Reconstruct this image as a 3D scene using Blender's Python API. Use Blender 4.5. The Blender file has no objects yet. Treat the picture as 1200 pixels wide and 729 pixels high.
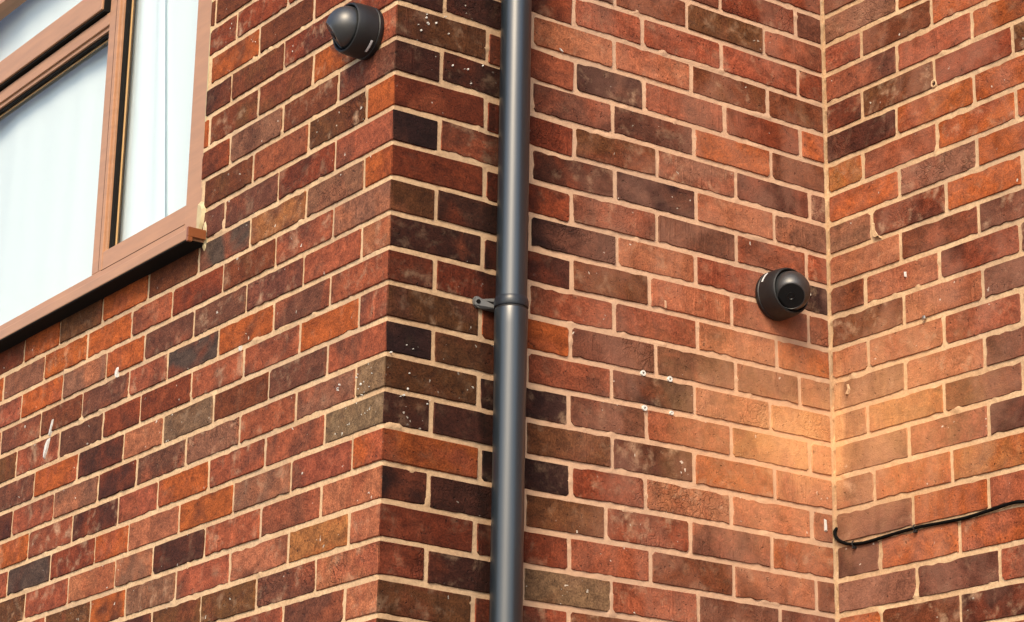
import bpy, bmesh, math, random
import numpy as np
from mathutils import Vector, Matrix, noise as mnoise

random.seed(11)
SC = bpy.context.scene
COL = SC.collection

# ------------------------------------------------------------------ camera, sky, sun, exposure
cam_d = bpy.data.cameras.new("camera")
cam = bpy.data.objects.new("camera", cam_d)
COL.objects.link(cam)
cam_d.sensor_width = 36.0
cam_d.lens = 36.0 * 2868.92 / 1200.0
cam_d.clip_start = 0.05
cam_d.clip_end = 2000.0
YAW, PITCH, ROLL = 0.6194, 0.3083, 0.0170
_f = Vector((math.sin(YAW) * math.cos(PITCH), math.cos(YAW) * math.cos(PITCH), math.sin(PITCH)))
_r = Vector((math.cos(YAW), -math.sin(YAW), 0))
_u = _r.cross(_f)
_r2 = math.cos(ROLL) * _r + math.sin(ROLL) * _u
_u2 = -math.sin(ROLL) * _r + math.cos(ROLL) * _u
cm = Matrix(((_r2.x, _u2.x, -_f.x), (_r2.y, _u2.y, -_f.y), (_r2.z, _u2.z, -_f.z))).to_4x4()
cm.translation = (-2.475, -3.8958, -2.1281)
cam.matrix_world = cm
SC.camera = cam

SUN_TO = Vector((-0.68, -0.62, 0.74)).normalized()      # towards the sun
world = bpy.data.worlds.new("World")
SC.world = world
world.use_nodes = True
wn = world.node_tree.nodes
wl = world.node_tree.links
sky = wn.new("ShaderNodeTexSky")
sky.sky_type = 'NISHITA'
sky.sun_disc = False
sky.sun_elevation = math.asin(SUN_TO.z)
sky.sun_rotation = math.atan2(SUN_TO.x, SUN_TO.y)
sky.air_density = 1.0
sky.dust_density = 2.5
sky.ozone_density = 1.0
bg = wn["Background"]
bg.inputs["Strength"].default_value = 0.10
wl.new(sky.outputs[0], bg.inputs["Color"])

sun_d = bpy.data.lights.new("sun", 'SUN')
sun_d.energy = 1.5
sun_d.angle = math.radians(24)
sun_d.color = (1.0, 0.81, 0.56)
sun = bpy.data.objects.new("sun", sun_d)
COL.objects.link(sun)
sun.rotation_euler = (-SUN_TO).to_track_quat('-Z', 'Y').to_euler()
sun.location = SUN_TO * 30

SC.view_settings.view_transform = 'Standard'
SC.view_settings.look = 'None'
SC.view_settings.gamma = 1.0
SC.view_settings.use_curve_mapping = False
SC.view_settings.exposure = 1.4

# ------------------------------------------------------------------ measured courses of the brickwork (metres / millimetres)
L = 1.1897            # width of the middle wall
GROUND = -3.72
ROW0, ROW1 = -22, 47  # course numbers, counted downwards
ZV = [1.6577,1.5825,1.5073,1.4321,1.3569,1.2817,1.2065,1.1313,1.0561,0.9809,0.9057,0.8305,0.7553,0.6801,0.6049,0.5297,0.4545,0.3793,0.3041,0.2289,0.1537,0.0785,0.0033,-0.0763,-0.1529,-0.2297,-0.3062,-0.3813,-0.4566,-0.5310,-0.6038,-0.6788,-0.7518,-0.8240,-0.8980,-0.9725,-1.0475,-1.1219,-1.1965,-1.2715,-1.3467,-1.4219,-1.4971,-1.5723,-1.6475,-1.7227,-1.7979,-1.8731,-1.9483,-2.0235,-2.0987,-2.1739,-2.2491,-2.3243,-2.3995,-2.4747,-2.5499,-2.6251,-2.7003,-2.7755,-2.8507,-2.9259,-3.0011,-3.0763,-3.1515,-3.2267,-3.3019,-3.3771,-3.4523,-3.5275,-3.6027,-3.6779]
ZC = [1.6523,1.5771,1.5019,1.4267,1.3515,1.2763,1.2011,1.1259,1.0507,0.9755,0.9003,0.8251,0.7499,0.6747,0.5995,0.5243,0.4491,0.3739,0.2987,0.2242,0.1503,0.0750,-0.0005,-0.0754,-0.1494,-0.2229,-0.2986,-0.3719,-0.4448,-0.5211,-0.5955,-0.6702,-0.7424,-0.8196,-0.8974,-0.9724,-1.0514,-1.1286,-1.2038,-1.2790,-1.3542,-1.4294,-1.5046,-1.5798,-1.6550,-1.7302,-1.8054,-1.8806,-1.9558,-2.0310,-2.1062,-2.1814,-2.2566,-2.3318,-2.4070,-2.4822,-2.5574,-2.6326,-2.7078,-2.7830,-2.8582,-2.9334,-3.0086,-3.0838,-3.1590,-3.2342,-3.3094,-3.3846,-3.4598,-3.5350,-3.6102,-3.6854]
ROWS_A = """
-22: 112,338,T 338,562,M 562,788,B 788,1012,G 1012,1238,S 1238,1463,B 1463,1688,M 1688,1913,M 1913,2138,R 2138,2363,G 2363,2588,O 2588,2813,T 2813,3038,R 3038,3250,P
-21: 0,225,OO,112 225,450,D 450,675,T 675,900,B 900,1125,M 1125,1350,T 1350,1575,P 1575,1800,R 1800,2025,R 2025,2250,T 2250,2475,T 2475,2700,P 2700,2925,B 2925,3150,T 3150,3250,T
-20: 112,338,B 338,562,D 562,788,M 788,1012,M 1012,1238,D 1238,1463,R 1463,1688,G 1688,1913,O 1913,2138,P 2138,2363,B 2363,2588,P 2588,2813,S 2813,3038,T 3038,3250,M
-19: 0,225,OT,112 225,450,R 450,675,T 675,900,M 900,1125,B 1125,1350,T 1350,1575,O 1575,1800,P 1800,2025,G 2025,2250,G 2250,2475,M 2475,2700,T 2700,2925,G 2925,3150,S 3150,3250,B
-18: 112,338,T 338,562,T 562,788,R 788,1012,M 1012,1238,R 1238,1463,S 1463,1688,R 1688,1913,T 1913,2138,O 2138,2363,O 2363,2588,R 2588,2813,S 2813,3038,B 3038,3250,D
-17: 0,225,BR,112 225,450,P 450,675,M 675,900,G 900,1125,P 1125,1350,R 1350,1575,R 1575,1800,S 1800,2025,T 2025,2250,B 2250,2475,D 2475,2700,G 2700,2925,B 2925,3150,M 3150,3250,D
-16: 112,338,O 338,562,P 562,788,D 788,1012,M 1012,1238,R 1238,1463,B 1463,1688,P 1688,1913,T 1913,2138,M 2138,2363,M 2363,2588,P 2588,2813,M 2813,3038,D 3038,3250,B
-15: 0,225,TS,112 225,450,R 450,675,R 675,900,D 900,1125,B 1125,1350,M 1350,1575,T 1575,1800,B 1800,2025,R 2025,2250,D 2250,2475,R 2475,2700,D 2700,2925,T 2925,3150,D 3150,3250,B
-14: 112,338,G 338,562,M 562,788,R 788,1012,M 1012,1238,T 1238,1463,M 1463,1688,P 1688,1913,S 1913,2138,T 2138,2363,B 2363,2588,T 2588,2813,G 2813,3038,M 3038,3250,B
-13: 0,225,DM,112 225,450,R 450,675,D 675,900,R 900,1125,S 1125,1350,B 1350,1575,D 1575,1800,D 1800,2025,T 2025,2250,M 2250,2475,M 2475,2700,S 2700,2925,P 2925,3150,G 3150,3250,P
-12: 112,338,R 338,562,R 562,788,R 788,816,B 2930,3038,B 3038,3250,M
-11: 0,225,RB,112 225,450,M 450,675,R 675,816,O 2930,3150,S 3150,3250,M
-10: 112,338,D 338,562,R 562,788,M 788,816,O 2930,3038,T 3038,3250,G
-9: 0,225,RP,112 225,450,S 450,675,P 675,816,P 2930,3150,S 3150,3250,G
-8: 112,338,R 338,562,P 562,788,G 788,816,S 2930,3038,P 3038,3250,R
-7: 0,225,GP,112 225,450,S 450,675,P 675,816,R 2930,3150,R 3150,3250,T
-6: 112,338,P 338,562,O 562,788,P 788,816,P 2930,3038,G 3038,3250,T
-5: 0,225,BD,112 225,450,R 450,675,D 675,816,M* 2930,3150,M 3150,3250,M
-4: 112,338,R 338,562,R 562,788,B* 788,816,B* 2930,3038,B 3038,3250,R
-3: 0,225,SD,346 214,453,R* 453,681,R* 681,816,R* 2931,3156,G 3156,3250,M
-2: 114,336,R* 336,571,B* 571,796,T* 2930,3046,P 3046,3250,M
-1: 0,217,RD*,117 217,457,R* 457,690,B* 690,816,D* 2940,3165,B 3165,3250,D
0: 110,329,T* 329,562,B* 562,787,B* 787,816,T* 2930,3037,R 3037,3250,S
1: 0,219,PD*,112 219,449,B* 449,682,G* 682,816,R* 2932,3157,R 3157,3250,D
2: 104,336,O* 336,570,M* 570,795,B* 2930,3045,G 3045,3250,O
3: 0,222,MK*,112 222,455,R* 455,691,P* 691,816,P* 2941,3166,P 3166,3250,R
4: 104,332,G* 332,569,Y* 569,802,N* 802,1045,B* 1045,1280,T* 1280,1515,O* 1515,1720,T* 1720,1945,B* 1945,2170,R 2170,2395,T 2395,2620,D 2620,2845,G 2845,3070,S 3070,3250,M
5: 0,218,GO*,109 218,453,M* 453,682,B* 682,919,R* 919,1118,M* 1118,1352,T* 1352,1591,T* 1591,1835,G* 1835,2060,T* 2060,2285,T 2285,2510,R 2510,2735,R 2735,2960,P 2960,3185,R 3185,3250,G
6: 105,331,M* 331,572,P* 572,808,P* 808,1046,P* 1046,1239,T* 1239,1474,G* 1474,1714,T* 1714,1939,M* 1939,2164,M 2164,2389,B 2389,2614,T 2614,2839,R 2839,3064,R 3064,3250,B
7: 0,219,MR*,110 219,448,P* 448,688,T* 688,924,N* 924,1112,M* 1112,1356,P* 1356,1588,B* 1588,1823,P* 1823,2048,M* 2048,2273,B 2273,2498,R 2498,2723,S 2723,2948,M 2948,3173,S 3173,3250,B
8: 104,335,T* 335,569,M* 569,803,M* 803,1045,R* 1045,1237,R* 1237,1472,P* 1472,1717,M* 1717,1942,O* 1942,2167,G 2167,2392,G 2392,2617,P 2617,2842,R 2842,3067,P 3067,3250,B
9: 0,221,MK*,111 221,455,P* 455,694,B* 694,927,W* 927,1120,S* 1120,1357,D* 1357,1598,T* 1598,1823,P* 1823,2048,R* 2048,2273,M 2273,2498,T 2498,2723,M 2723,2948,G 2948,3173,G 3173,3250,P
10: 107,339,G* 339,571,M* 571,811,G* 811,1045,P* 1045,1238,D* 1238,1476,G* 1476,1713,M* 1713,1938,D* 1938,2163,O 2163,2388,R 2388,2613,P 2613,2838,B 2838,3063,R 3063,3250,M
11: 0,221,WD*,110 221,457,M* 457,698,M* 698,934,T* 934,1127,M* 1127,1365,D* 1365,1605,M* 1605,1830,T* 1830,2055,D 2055,2280,O 2280,2505,S 2505,2730,O 2730,2955,S 2955,3180,R 3180,3250,M
12: 110,346,M* 346,583,G* 583,825,T* 825,1065,S* 1065,1234,T* 1234,1470,R* 1470,1713,N* 1713,1938,M* 1938,2163,R 2163,2388,B 2388,2613,M 2613,2838,M 2838,3063,S 3063,3250,O
13: 0,224,SK*,109 224,463,M* 463,699,M* 699,938,D* 938,1120,G* 1120,1362,S* 1362,1600,M* 1600,1825,O* 1825,2050,T 2050,2275,M 2275,2500,B 2500,2725,R 2725,2950,D 2950,3175,M 3175,3250,O
14: 113,345,Y* 345,585,S* 585,822,M* 822,1061,G* 1061,1237,T* 1237,1477,O* 1477,1702,M* 1702,1927,R 1927,2152,T 2152,2377,D 2377,2602,M 2602,2827,M 2827,3052,O 3052,3250,S
15: 0,232,SR*,108 232,467,P* 467,701,O* 701,925,O* 925,1150,D* 1150,1375,G* 1375,1600,P 1600,1825,T 1825,2050,G 2050,2275,P 2275,2500,S 2500,2725,G 2725,2950,M 2950,3175,M 3175,3250,M
16: 119,354,P* 354,579,M* 579,804,M* 804,1029,D 1029,1254,O 1254,1479,G 1479,1704,G 1704,1929,B 1929,2154,S 2154,2379,M 2379,2604,R 2604,2829,P 2829,3054,R 3054,3250,T
17: 0,233,MO*,107 233,458,B 458,683,S 683,908,G 908,1133,M 1133,1358,O 1358,1583,B 1583,1808,D 1808,2033,B 2033,2258,B 2258,2483,B 2483,2708,B 2708,2933,D 2933,3158,S 3158,3250,D
18: 112,338,O 338,562,R 562,788,B 788,1012,B 1012,1238,R 1238,1463,R 1463,1688,T 1688,1913,M 1913,2138,O 2138,2363,M 2363,2588,S 2588,2813,B 2813,3038,M 3038,3250,S
19: 0,225,OM,112 225,450,O 450,675,P 675,900,G 900,1125,T 1125,1350,D 1350,1575,P 1575,1800,B 1800,2025,R 2025,2250,R 2250,2475,R 2475,2700,R 2700,2925,M 2925,3150,D 3150,3250,O
20: 112,338,M 338,562,T 562,788,O 788,1012,S 1012,1238,M 1238,1463,M 1463,1688,S 1688,1913,G 1913,2138,B 2138,2363,T 2363,2588,M 2588,2813,D 2813,3038,R 3038,3250,D
21: 0,225,BG,112 225,450,M 450,675,M 675,900,B 900,1125,R 1125,1350,M 1350,1575,B 1575,1800,T 1800,2025,D 2025,2250,P 2250,2475,M 2475,2700,D 2700,2925,R 2925,3150,M 3150,3250,M
22: 112,338,G 338,562,R 562,788,B 788,1012,D 1012,1238,R 1238,1463,D 1463,1688,D 1688,1913,B 1913,2138,T 2138,2363,R 2363,2588,M 2588,2813,R 2813,3038,O 3038,3250,M
23: 0,225,DM,112 225,450,B 450,675,B 675,900,M 900,1125,S 1125,1350,R 1350,1575,M 1575,1800,M 1800,2025,M 2025,2250,B 2250,2475,R 2475,2700,S 2700,2925,R 2925,3150,B 3150,3250,P
24: 112,338,R 338,562,T 562,788,B 788,1012,G 1012,1238,M 1238,1463,P 1463,1688,S 1688,1913,B 1913,2138,P 2138,2363,T 2363,2588,D 2588,2813,P 2813,3038,B 3038,3250,D
25: 0,225,OR,112 225,450,O 450,675,S 675,900,G 900,1125,O 1125,1350,G 1350,1575,D 1575,1800,T 1800,2025,S 2025,2250,G 2250,2475,M 2475,2700,R 2700,2925,T 2925,3150,B 3150,3250,O
26: 112,338,B 338,562,O 562,788,M 788,1012,D 1012,1238,G 1238,1463,G 1463,1688,M 1688,1913,R 1913,2138,B 2138,2363,O 2363,2588,M 2588,2813,S 2813,3038,R 3038,3250,D
27: 0,225,MT,112 225,450,M 450,675,T 675,900,S 900,1125,P 1125,1350,R 1350,1575,S 1575,1800,M 1800,2025,M 2025,2250,B 2250,2475,P 2475,2700,M 2700,2925,T 2925,3150,B 3150,3250,R
28: 112,338,G 338,562,M 562,788,R 788,1012,M 1012,1238,O 1238,1463,B 1463,1688,O 1688,1913,T 1913,2138,R 2138,2363,O 2363,2588,P 2588,2813,B 2813,3038,M 3038,3250,P
29: 0,225,RD,112 225,450,M 450,675,M 675,900,T 900,1125,R 1125,1350,R 1350,1575,T 1575,1800,M 1800,2025,R 2025,2250,B 2250,2475,B 2475,2700,B 2700,2925,B 2925,3150,R 3150,3250,G
30: 112,338,B 338,562,B 562,788,M 788,1012,O 1012,1238,D 1238,1463,B 1463,1688,R 1688,1913,B 1913,2138,O 2138,2363,B 2363,2588,O 2588,2813,G 2813,3038,B 3038,3250,P
31: 0,225,TS,112 225,450,O 450,675,M 675,900,G 900,1125,B 1125,1350,B 1350,1575,T 1575,1800,O 1800,2025,G 2025,2250,O 2250,2475,R 2475,2700,T 2700,2925,G 2925,3150,D 3150,3250,B
32: 112,338,R 338,562,G 562,788,R 788,1012,T 1012,1238,R 1238,1463,R 1463,1688,T 1688,1913,B 1913,2138,M 2138,2363,B 2363,2588,M 2588,2813,M 2813,3038,R 3038,3250,P
33: 0,225,PO,112 225,450,R 450,675,S 675,900,B 900,1125,O 1125,1350,B 1350,1575,S 1575,1800,B 1800,2025,B 2025,2250,R 2250,2475,B 2475,2700,G 2700,2925,D 2925,3150,B 3150,3250,O
34: 112,338,P 338,562,M 562,788,S 788,1012,M 1012,1238,D 1238,1463,T 1463,1688,R 1688,1913,G 1913,2138,M 2138,2363,B 2363,2588,R 2588,2813,R 2813,3038,P 3038,3250,T
35: 0,225,MR,112 225,450,M 450,675,T 675,900,S 900,1125,R 1125,1350,D 1350,1575,M 1575,1800,P 1800,2025,D 2025,2250,M 2250,2475,R 2475,2700,B 2700,2925,R 2925,3150,M 3150,3250,D
36: 112,338,S 338,562,D 562,788,M 788,1012,B 1012,1238,B 1238,1463,R 1463,1688,S 1688,1913,O 1913,2138,O 2138,2363,M 2363,2588,B 2588,2813,P 2813,3038,R 3038,3250,P
37: 0,225,RM,112 225,450,D 450,675,M 675,900,B 900,1125,B 1125,1350,T 1350,1575,M 1575,1800,O 1800,2025,O 2025,2250,R 2250,2475,M 2475,2700,P 2700,2925,M 2925,3150,T 3150,3250,M
38: 112,338,B 338,562,R 562,788,R 788,1012,S 1012,1238,B 1238,1463,B 1463,1688,P 1688,1913,D 1913,2138,P 2138,2363,B 2363,2588,B 2588,2813,D 2813,3038,T 3038,3250,G
39: 0,225,RM,112 225,450,G 450,675,R 675,900,B 900,1125,G 1125,1350,S 1350,1575,M 1575,1800,O 1800,2025,O 2025,2250,T 2250,2475,O 2475,2700,B 2700,2925,T 2925,3150,P 3150,3250,B
40: 112,338,G 338,562,D 562,788,B 788,1012,P 1012,1238,R 1238,1463,S 1463,1688,G 1688,1913,T 1913,2138,D 2138,2363,G 2363,2588,R 2588,2813,G 2813,3038,D 3038,3250,M
41: 0,225,PT,112 225,450,T 450,675,O 675,900,M 900,1125,R 1125,1350,G 1350,1575,T 1575,1800,M 1800,2025,T 2025,2250,R 2250,2475,R 2475,2700,B 2700,2925,M 2925,3150,D 3150,3250,M
42: 112,338,M 338,562,M 562,788,B 788,1012,P 1012,1238,T 1238,1463,R 1463,1688,P 1688,1913,R 1913,2138,S 2138,2363,M 2363,2588,R 2588,2813,D 2813,3038,R 3038,3250,S
43: 0,225,MP,112 225,450,B 450,675,M 675,900,P 900,1125,O 1125,1350,M 1350,1575,M 1575,1800,D 1800,2025,T 2025,2250,M 2250,2475,M 2475,2700,R 2700,2925,B 2925,3150,B 3150,3250,M
44: 112,338,B 338,562,B 562,788,B 788,1012,R 1012,1238,B 1238,1463,R 1463,1688,P 1688,1913,T 1913,2138,R 2138,2363,M 2363,2588,D 2588,2813,R 2813,3038,D 3038,3250,B
45: 0,225,MD,112 225,450,B 450,675,B 675,900,P 900,1125,R 1125,1350,R 1350,1575,B 1575,1800,R 1800,2025,R 2025,2250,R 2250,2475,T 2475,2700,B 2700,2925,R 2925,3150,R 3150,3250,S
46: 112,338,P 338,562,B 562,788,G 788,1012,S 1012,1238,M 1238,1463,O 1463,1688,S 1688,1913,O 1913,2138,D 2138,2363,D 2363,2588,G 2588,2813,B 2813,3038,G 3038,3250,R
47: 0,225,RB,112 225,450,B 450,675,D 675,900,P 900,1125,T 1125,1350,P 1350,1575,D 1575,1800,M 1800,2025,P 2025,2250,M 2250,2475,R 2475,2700,D 2700,2925,G 2925,3150,D 3150,3250,O
"""
ROWS_B = """
-22: 0,225,BM,112 225,450,P 450,675,P 675,900,D 900,1125,B 1125,1190,O
-21: 112,338,R 338,562,R 562,788,M 788,1012,P 1012,1190,T
-20: 0,225,BB,112 225,450,D 450,675,O 675,900,S 900,1125,R 1125,1190,T
-19: 112,338,G 338,562,B 562,788,B 788,1012,G 1012,1190,M
-18: 0,225,SD,112 225,450,D 450,675,R 675,900,S 900,1125,B 1125,1190,B
-17: 112,338,R 338,562,B 562,788,B 788,1012,B 1012,1190,G
-16: 0,225,PM,112 225,450,D 450,675,T 675,900,M 900,1125,O 1125,1190,R
-15: 112,338,S 338,562,B 562,788,R 788,1012,O 1012,1190,R
-14: 0,225,BM,112 225,450,P 450,675,M 675,900,D 900,1125,M 1125,1190,R
-13: 112,338,R 338,562,R 562,788,G 788,1012,G 1012,1190,P
-12: 0,225,MB,112 225,450,M 450,675,R 675,900,B 900,1125,B 1125,1190,M
-11: 112,338,P 338,562,G 562,788,B 788,1012,D 1012,1190,O
-10: 0,225,RD,112 225,450,B 450,675,B 675,900,D 900,1125,R 1125,1190,O
-9: 112,338,M 338,562,D 562,788,T 788,1012,M 1012,1190,D
-8: 0,225,OR,112 225,450,O 450,675,B 675,900,D 900,1125,M 1125,1190,P
-7: 112,338,S 338,562,M 562,788,M 788,1012,R 1012,1190,M
-6: 0,225,PB,112 225,450,B 450,675,O 675,900,B 900,1125,B 1125,1190,M
-5: 112,338,O 338,562,D 562,788,M 788,1012,B* 1012,1190,R*
-4: 0,225,MB,112 225,640,R 640,871,M* 871,1103,R* 1103,1190,P*
-3: 346,567,D* 567,773,B* 773,1003,O* 1003,1190,M*
-2: 0,235,DO*,114 235,454,R* 454,644,M* 644,874,M* 874,1107,M* 1107,1190,R*
-1: 117,343,D* 343,565,S* 565,784,S* 784,1012,B* 1012,1190,B*
0: 0,227,OM*,110 227,459,M* 459,649,K* 649,882,M* 882,1111,R* 1111,1190,T*
1: 112,344,D* 344,562,P* 562,791,D* 791,1019,T* 1019,1190,B*
2: 0,227,RT*,104 227,458,R* 458,686,B* 686,912,G* 912,1136,D* 1136,1190,G*
3: 112,345,M* 345,569,D* 569,797,K* 797,1024,S* 1024,1190,G*
4: 0,227,RT*,104 227,453,R* 453,684,P* 684,912,P* 912,1120,M* 1120,1190,M*
5: 109,345,D* 345,575,K* 575,794,S* 794,1020,M* 1020,1190,K*
6: 0,226,DS*,105 226,455,D* 455,664,B* 664,896,S* 896,1123,M* 1123,1190,M*
7: 110,344,R* 344,568,M* 568,798,M* 798,1026,S* 1026,1190,T*
8: 0,224,OM*,104 224,453,T* 453,681,P* 681,906,P* 906,1092,P* 1092,1190,G*
9: 111,342,O* 342,562,M* 562,788,K* 788,1003,S* 1003,1190,Y*
10: 0,223,OW*,107 223,451,K* 451,656,P* 656,890,M* 890,1119,Y* 1119,1190,S*
11: 110,341,D* 341,564,O* 564,785,D* 785,1014,T* 1014,1190,S*
12: 0,230,TT*,110 230,458,K* 458,653,R* 653,888,S* 888,1121,S* 1121,1190,M*
13: 109,342,D* 342,548,O* 548,774,R* 774,1003,P* 1003,1190,T*
14: 0,222,RS*,113 222,456,R* 456,666,M* 666,894,B* 894,1129,S* 1129,1190,B*
15: 108,341,D* 341,563,W* 563,794,M* 794,1023,P* 1023,1190,D*
16: 0,220,OS*,119 220,455,M* 455,668,B* 668,893,M* 893,1118,B 1118,1190,T
17: 107,342,P* 342,567,M 567,792,M 792,1017,R 1017,1190,T
18: 0,225,ST,112 225,450,P 450,675,R 675,900,S 900,1125,T 1125,1190,O
19: 112,338,R 338,562,B 562,788,T 788,1012,G 1012,1190,R
20: 0,225,RD,112 225,450,O 450,675,M 675,900,D 900,1125,M 1125,1190,P
21: 112,338,R 338,562,M 562,788,G 788,1012,R 1012,1190,T
22: 0,225,PR,112 225,450,P 450,675,B 675,900,P 900,1125,B 1125,1190,B
23: 112,338,M 338,562,R 562,788,R 788,1012,T 1012,1190,O
24: 0,225,OO,112 225,450,G 450,675,M 675,900,M 900,1125,O 1125,1190,R
25: 112,338,R 338,562,B 562,788,R 788,1012,P 1012,1190,O
26: 0,225,BO,112 225,450,R 450,675,B 675,900,R 900,1125,M 1125,1190,B
27: 112,338,B 338,562,M 562,788,O 788,1012,D 1012,1190,O
28: 0,225,DR,112 225,450,T 450,675,B 675,900,M 900,1125,M 1125,1190,M
29: 112,338,R 338,562,M 562,788,M 788,1012,M 1012,1190,R
30: 0,225,BR,112 225,450,T 450,675,O 675,900,R 900,1125,G 1125,1190,T
31: 112,338,D 338,562,B 562,788,O 788,1012,D 1012,1190,O
32: 0,225,SP,112 225,450,M 450,675,S 675,900,B 900,1125,S 1125,1190,R
33: 112,338,O 338,562,R 562,788,M 788,1012,O 1012,1190,M
34: 0,225,PT,112 225,450,M 450,675,R 675,900,M 900,1125,B 1125,1190,M
35: 112,338,S 338,562,D 562,788,B 788,1012,T 1012,1190,B
36: 0,225,DT,112 225,450,D 450,675,B 675,900,P 900,1125,O 1125,1190,S
37: 112,338,T 338,562,T 562,788,D 788,1012,R 1012,1190,B
38: 0,225,DM,112 225,450,P 450,675,D 675,900,R 900,1125,P 1125,1190,B
39: 112,338,M 338,562,T 562,788,R 788,1012,O 1012,1190,R
40: 0,225,RR,112 225,450,R 450,675,R 675,900,O 900,1125,B 1125,1190,P
41: 112,338,D 338,562,R 562,788,G 788,1012,G 1012,1190,P
42: 0,225,RS,112 225,450,B 450,675,G 675,900,T 900,1125,O 1125,1190,M
43: 112,338,R 338,562,M 562,788,B 788,1012,R 1012,1190,G
44: 0,225,RG,112 225,450,B 450,675,G 675,900,R 900,1125,B 1125,1190,R
45: 112,338,P 338,562,D 562,788,D 788,1012,O 1012,1190,D
46: 0,225,RB,112 225,450,R 450,675,D 675,900,D 900,1125,M 1125,1190,G
47: 112,338,P 338,562,S 562,788,D 788,1012,M 1012,1190,G
"""
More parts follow.
